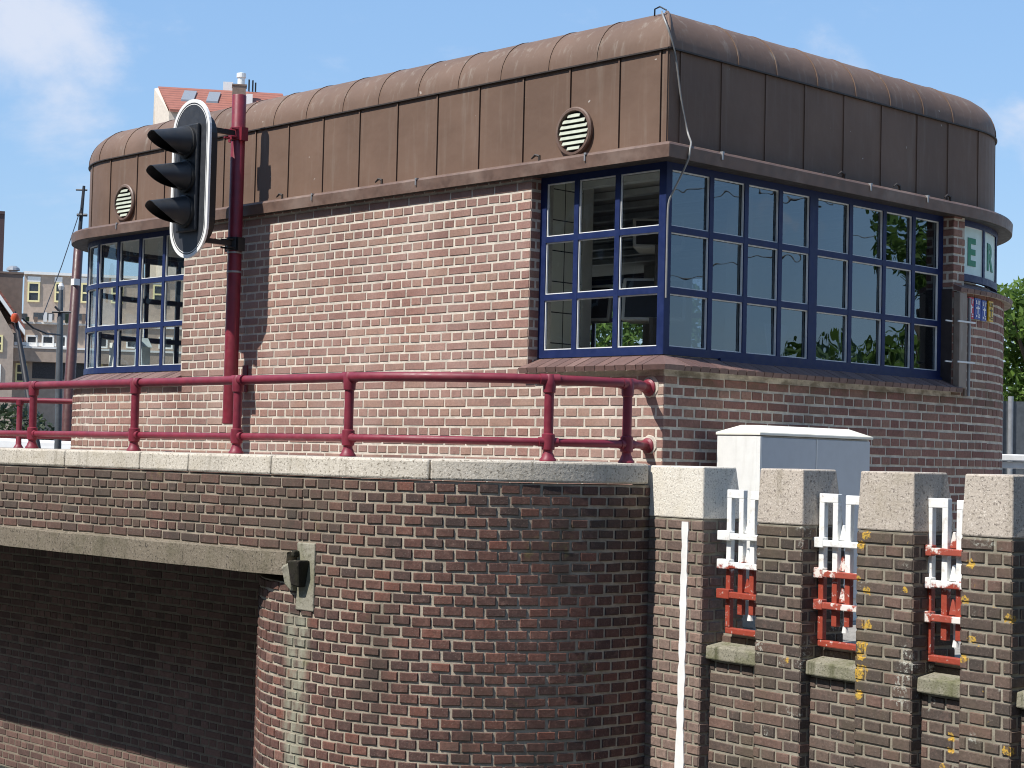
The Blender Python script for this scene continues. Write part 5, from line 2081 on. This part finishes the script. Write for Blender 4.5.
boat = empty('moored_boat', (-15.5, 2.4, -1.98), 'white moored boat with dark hull lying behind the left railing', 'boat')
bx = Vector((0.66, 0.75, 0))
by = Vector((-0.75, 0.66, 0))
bo = Vector((-12.6, 1.9, 0))
BF = lambda x, y, z: bo + bx * x + by * y + Vector((0, 0, z))
mb = MB()
st_ = [(-6.5, .15, .55), (-5.5, .9, .45), (-3, 1.35, .3), (1, 1.45, .25), (3.2, 1.3, .3)]
for (x, w_, z) in st_:
    mb.v += [tuple(BF(x, -w_ + 1, z)), tuple(BF(x, -w_ * .7 + 1, -2.2)), tuple(BF(x, w_ * .7 + 1, -2.2)), tuple(BF(x, w_ + 1, z))]
for k in range(len(st_) - 1):
    for j in range(4):
        a = k * 4 + j
        b = k * 4 + (j + 1) % 4
        mb.face((a, b, b + 4, a + 4))
mb.face((0, 1, 2, 3))
mb.face((16, 17, 18, 19))
mb.build('hull', 'boat_hull', boat)
mb = MB()
mb.hexa([BF(-3.4, 0.0, .3), BF(1.6, 0.0, .3), BF(1.6, 2.0, .3), BF(-3.4, 2.0, .3), BF(-3.2, 0.1, .82), BF(1.4, 0.1, .72), BF(1.4, 1.9, .72), BF(-3.2, 1.9, .82)])
cabn = mb.build('deckhouse', 'boat_white', boat, bevel=0.03)
mb = MB()
for k in range(4):
    mb.box(-2.7 + k * 1.0, -2.1 + k * 1.0, -0.005, 0.06, .42, .62, fr=BF)
mb.build('porthole', 'far_glass', cabn)
mb = MB()
mb.box(1.75, 2.05, 0.3, 0.5, .3, .72, fr=BF)
mb.build('life_locker', 'orange', boat)

m1 = empty('ship_mast', at_px(66, 440, 21.5) - Vector((0, 0, 2.7)), 'thick red brown leaning ship mast beside the left end of the cabin', 'mast')
a, b = at_px(66, 440, 21.5), at_px(79, 240, 22.2)
mb = MB()
low = a + (a - b) * 1.05
mb.tube([low, a, b, b + (b - a) * .02], [.075, .07, .058, .03], 12)
mb.build('spar', 'mast_wood', m1, smooth=True)
mb = MB()
c = at_px(84, 186, 22.3)
mb.tube([b, c], [.028, .018], 8)
mb.tube([c + Vector((-.07, -.07, -.05)), c + Vector((.03, .03, -.05))], .012, 6)
mb.tube([at_px(81.5, 215, 22.2) + Vector((-.04, -.04, 0)), at_px(81.5, 215, 22.2) + Vector((.05, .05, .0))], .02, 6)
mb.build('topmast', 'dark_spar', m1)
mb = MB()
for z0 in (283,):
    p = at_px(76.5, z0, 22.0)
    mb.box(p.x - .05, p.x + .03, p.y - .05, p.y + .03, p.z - .03, p.z + .05)
mb.build('mast_fitting', 'far_white', m1)
mb = MB()
mb.tube([at_px(82, 205, 22.3), at_px(62, 265, 21), at_px(42, 318, 20)], .006, 5)
mb.tube([at_px(80, 240, 22.3), at_px(73, 300, 22), at_px(70, 340, 22)], .005, 5)
mb.build('stay', 'dark_spar', m1)

lp = empty('harbour_post', at_px(58, 440, 19.5) - Vector((0, 0, 2.6)), 'slim dark grey mast with a white lamp head, before the far apartments', 'lamp post')
mb = MB()
a, b = at_px(58, 440, 19.5), at_px(61, 290, 19.8)
mb.tube([a - Vector((0, 0, 2.6)), a, at_px(60, 330, 19.7), b], [.04, .038, .034, .022], 12)
mb.build('post', 'grey_post', lp, smooth=True)
mb = MB()
mb.lathe([(.022, 0), (.035, .04), (.015, .08)], b, (0, 0, 1), 10)
mb.build('lamp_head', 'far_white', lp)
mb = MB()
p = at_px(60.2, 312, 19.7)
mb.tube([p - FR * .09, p + FR * .12], .014, 6)
mb.tube([p - FR * .06 + Vector((0, 0, .06)), p + Vector((0, 0, .0))], .014, 6)
mb.build('crossbar', 'dark_spar', lp)

sp_ = empty('sprit', at_px(37, 440, 18) - Vector((0, 0, 2.5)), 'dark leaning spar with an orange ball hung near its tip, far left', 'spar')
mb = MB()
a, b = at_px(36, 440, 18), at_px(14.5, 312, 18.6)
mb.tube([a + (a - b) * 1.6, a, at_px(24, 368, 18.4), b], [.04, .036, .032, .018], 10)
mb.build('spar', 'dark_spar', sp_, smooth=True)
mb = MB()
mb.lathe([(.01, -.05), (.034, -.04), (.046, 0), (.034, .04), (.01, .05)], at_px(15, 318, 18.5), (0, 0, 1), 14)
mb.build('ball', 'orange', sp_, smooth=True)
mb = MB()
mb.tube([at_px(22, 318, 18.6), at_px(33, 328, 18.7), at_px(46, 333.5, 18.9), at_px(60, 335, 19.3)], .010, 6)
mb.build('rope', 'dark_spar', sp_)

# ------------------------------------------------------------------ right edge: balustrade, fence posts, low wall
mb_ = empty('white_balustrade', (-2.0, 7.6, -0.3), 'white painted balustrade at the right edge beyond the cabin', 'balustrade')
BS = Path([('L', (-3.6, 6.0), (1.2, 10.6))], -1)
mb = MB()
mb.slab(BS, 0, BS.len, 0.735, 0.80, 0.10, -0.10, 0.5)
mb.slab(BS, 0, BS.len, 0.665, 0.73, 0.065, -0.065, 0.5)
mb.build('handrail', 'white_paint', mb_, bevel=0.01)
for i in range(9):
    s = 0.25 + i * 0.36 * 2
    x, y = BS.at(s, 0)
    mb = MB()
    mb.lathe([(.09, 0), (.09, .06), (.05, .12), (.065, .35), (.075, .5), (.045, .72), (.055, .78), (.10, .90), (.10, .965)], (x, y, -0.3), (0, 0, 1), 12)
    mb.build('baluster', 'white_paint', mb_, smooth=True)
mb = MB()
mb.slab(BS, 0, BS.len, -0.3, -0.26, 0.12, -0.12, 0.5)
mb.build('base_rail', 'white_paint', mb_)

fc = empty('post_fence', (-4.6, 12.0, -0.3), 'dark grey fence panel with pale posts at the right edge', 'fence')
FS = Path([('L', (-4.86, 11.75), (-2.4, 14.2))], -1)
mb = MB()
mb.slab(FS, 0.05, FS.len, 0.0, 1.5, 0.02, -0.02, 0.5)
mb.build('panel', 'grey_post', fc)
for s in (0.03, 0.155, 0.75, 1.4, 2.1):
    x, y = FS.at(s, 0.03)
    mb = MB()
    mb.tube([(x, y, -0.3), (x, y, 1.56)], 0.035, 10)
    mb.build('post', 'grey_metal', fc, smooth=True)

mb = MB()
WS = Path([('L', (-7.6, 14.6), (-4.0, 18.2))], -1)
mb.slab(WS, 0, WS.len, -0.3, 1.72, 0.1, -0.1, 0.5)
mb.slab(WS, 0, WS.len, 1.72, 1.78, 0.14, -0.14, 0.5)
o = mb.build('garden_wall', 'cream_wall')
tag(o, 'pale pinkish wall below the tree at the right edge', 'wall')
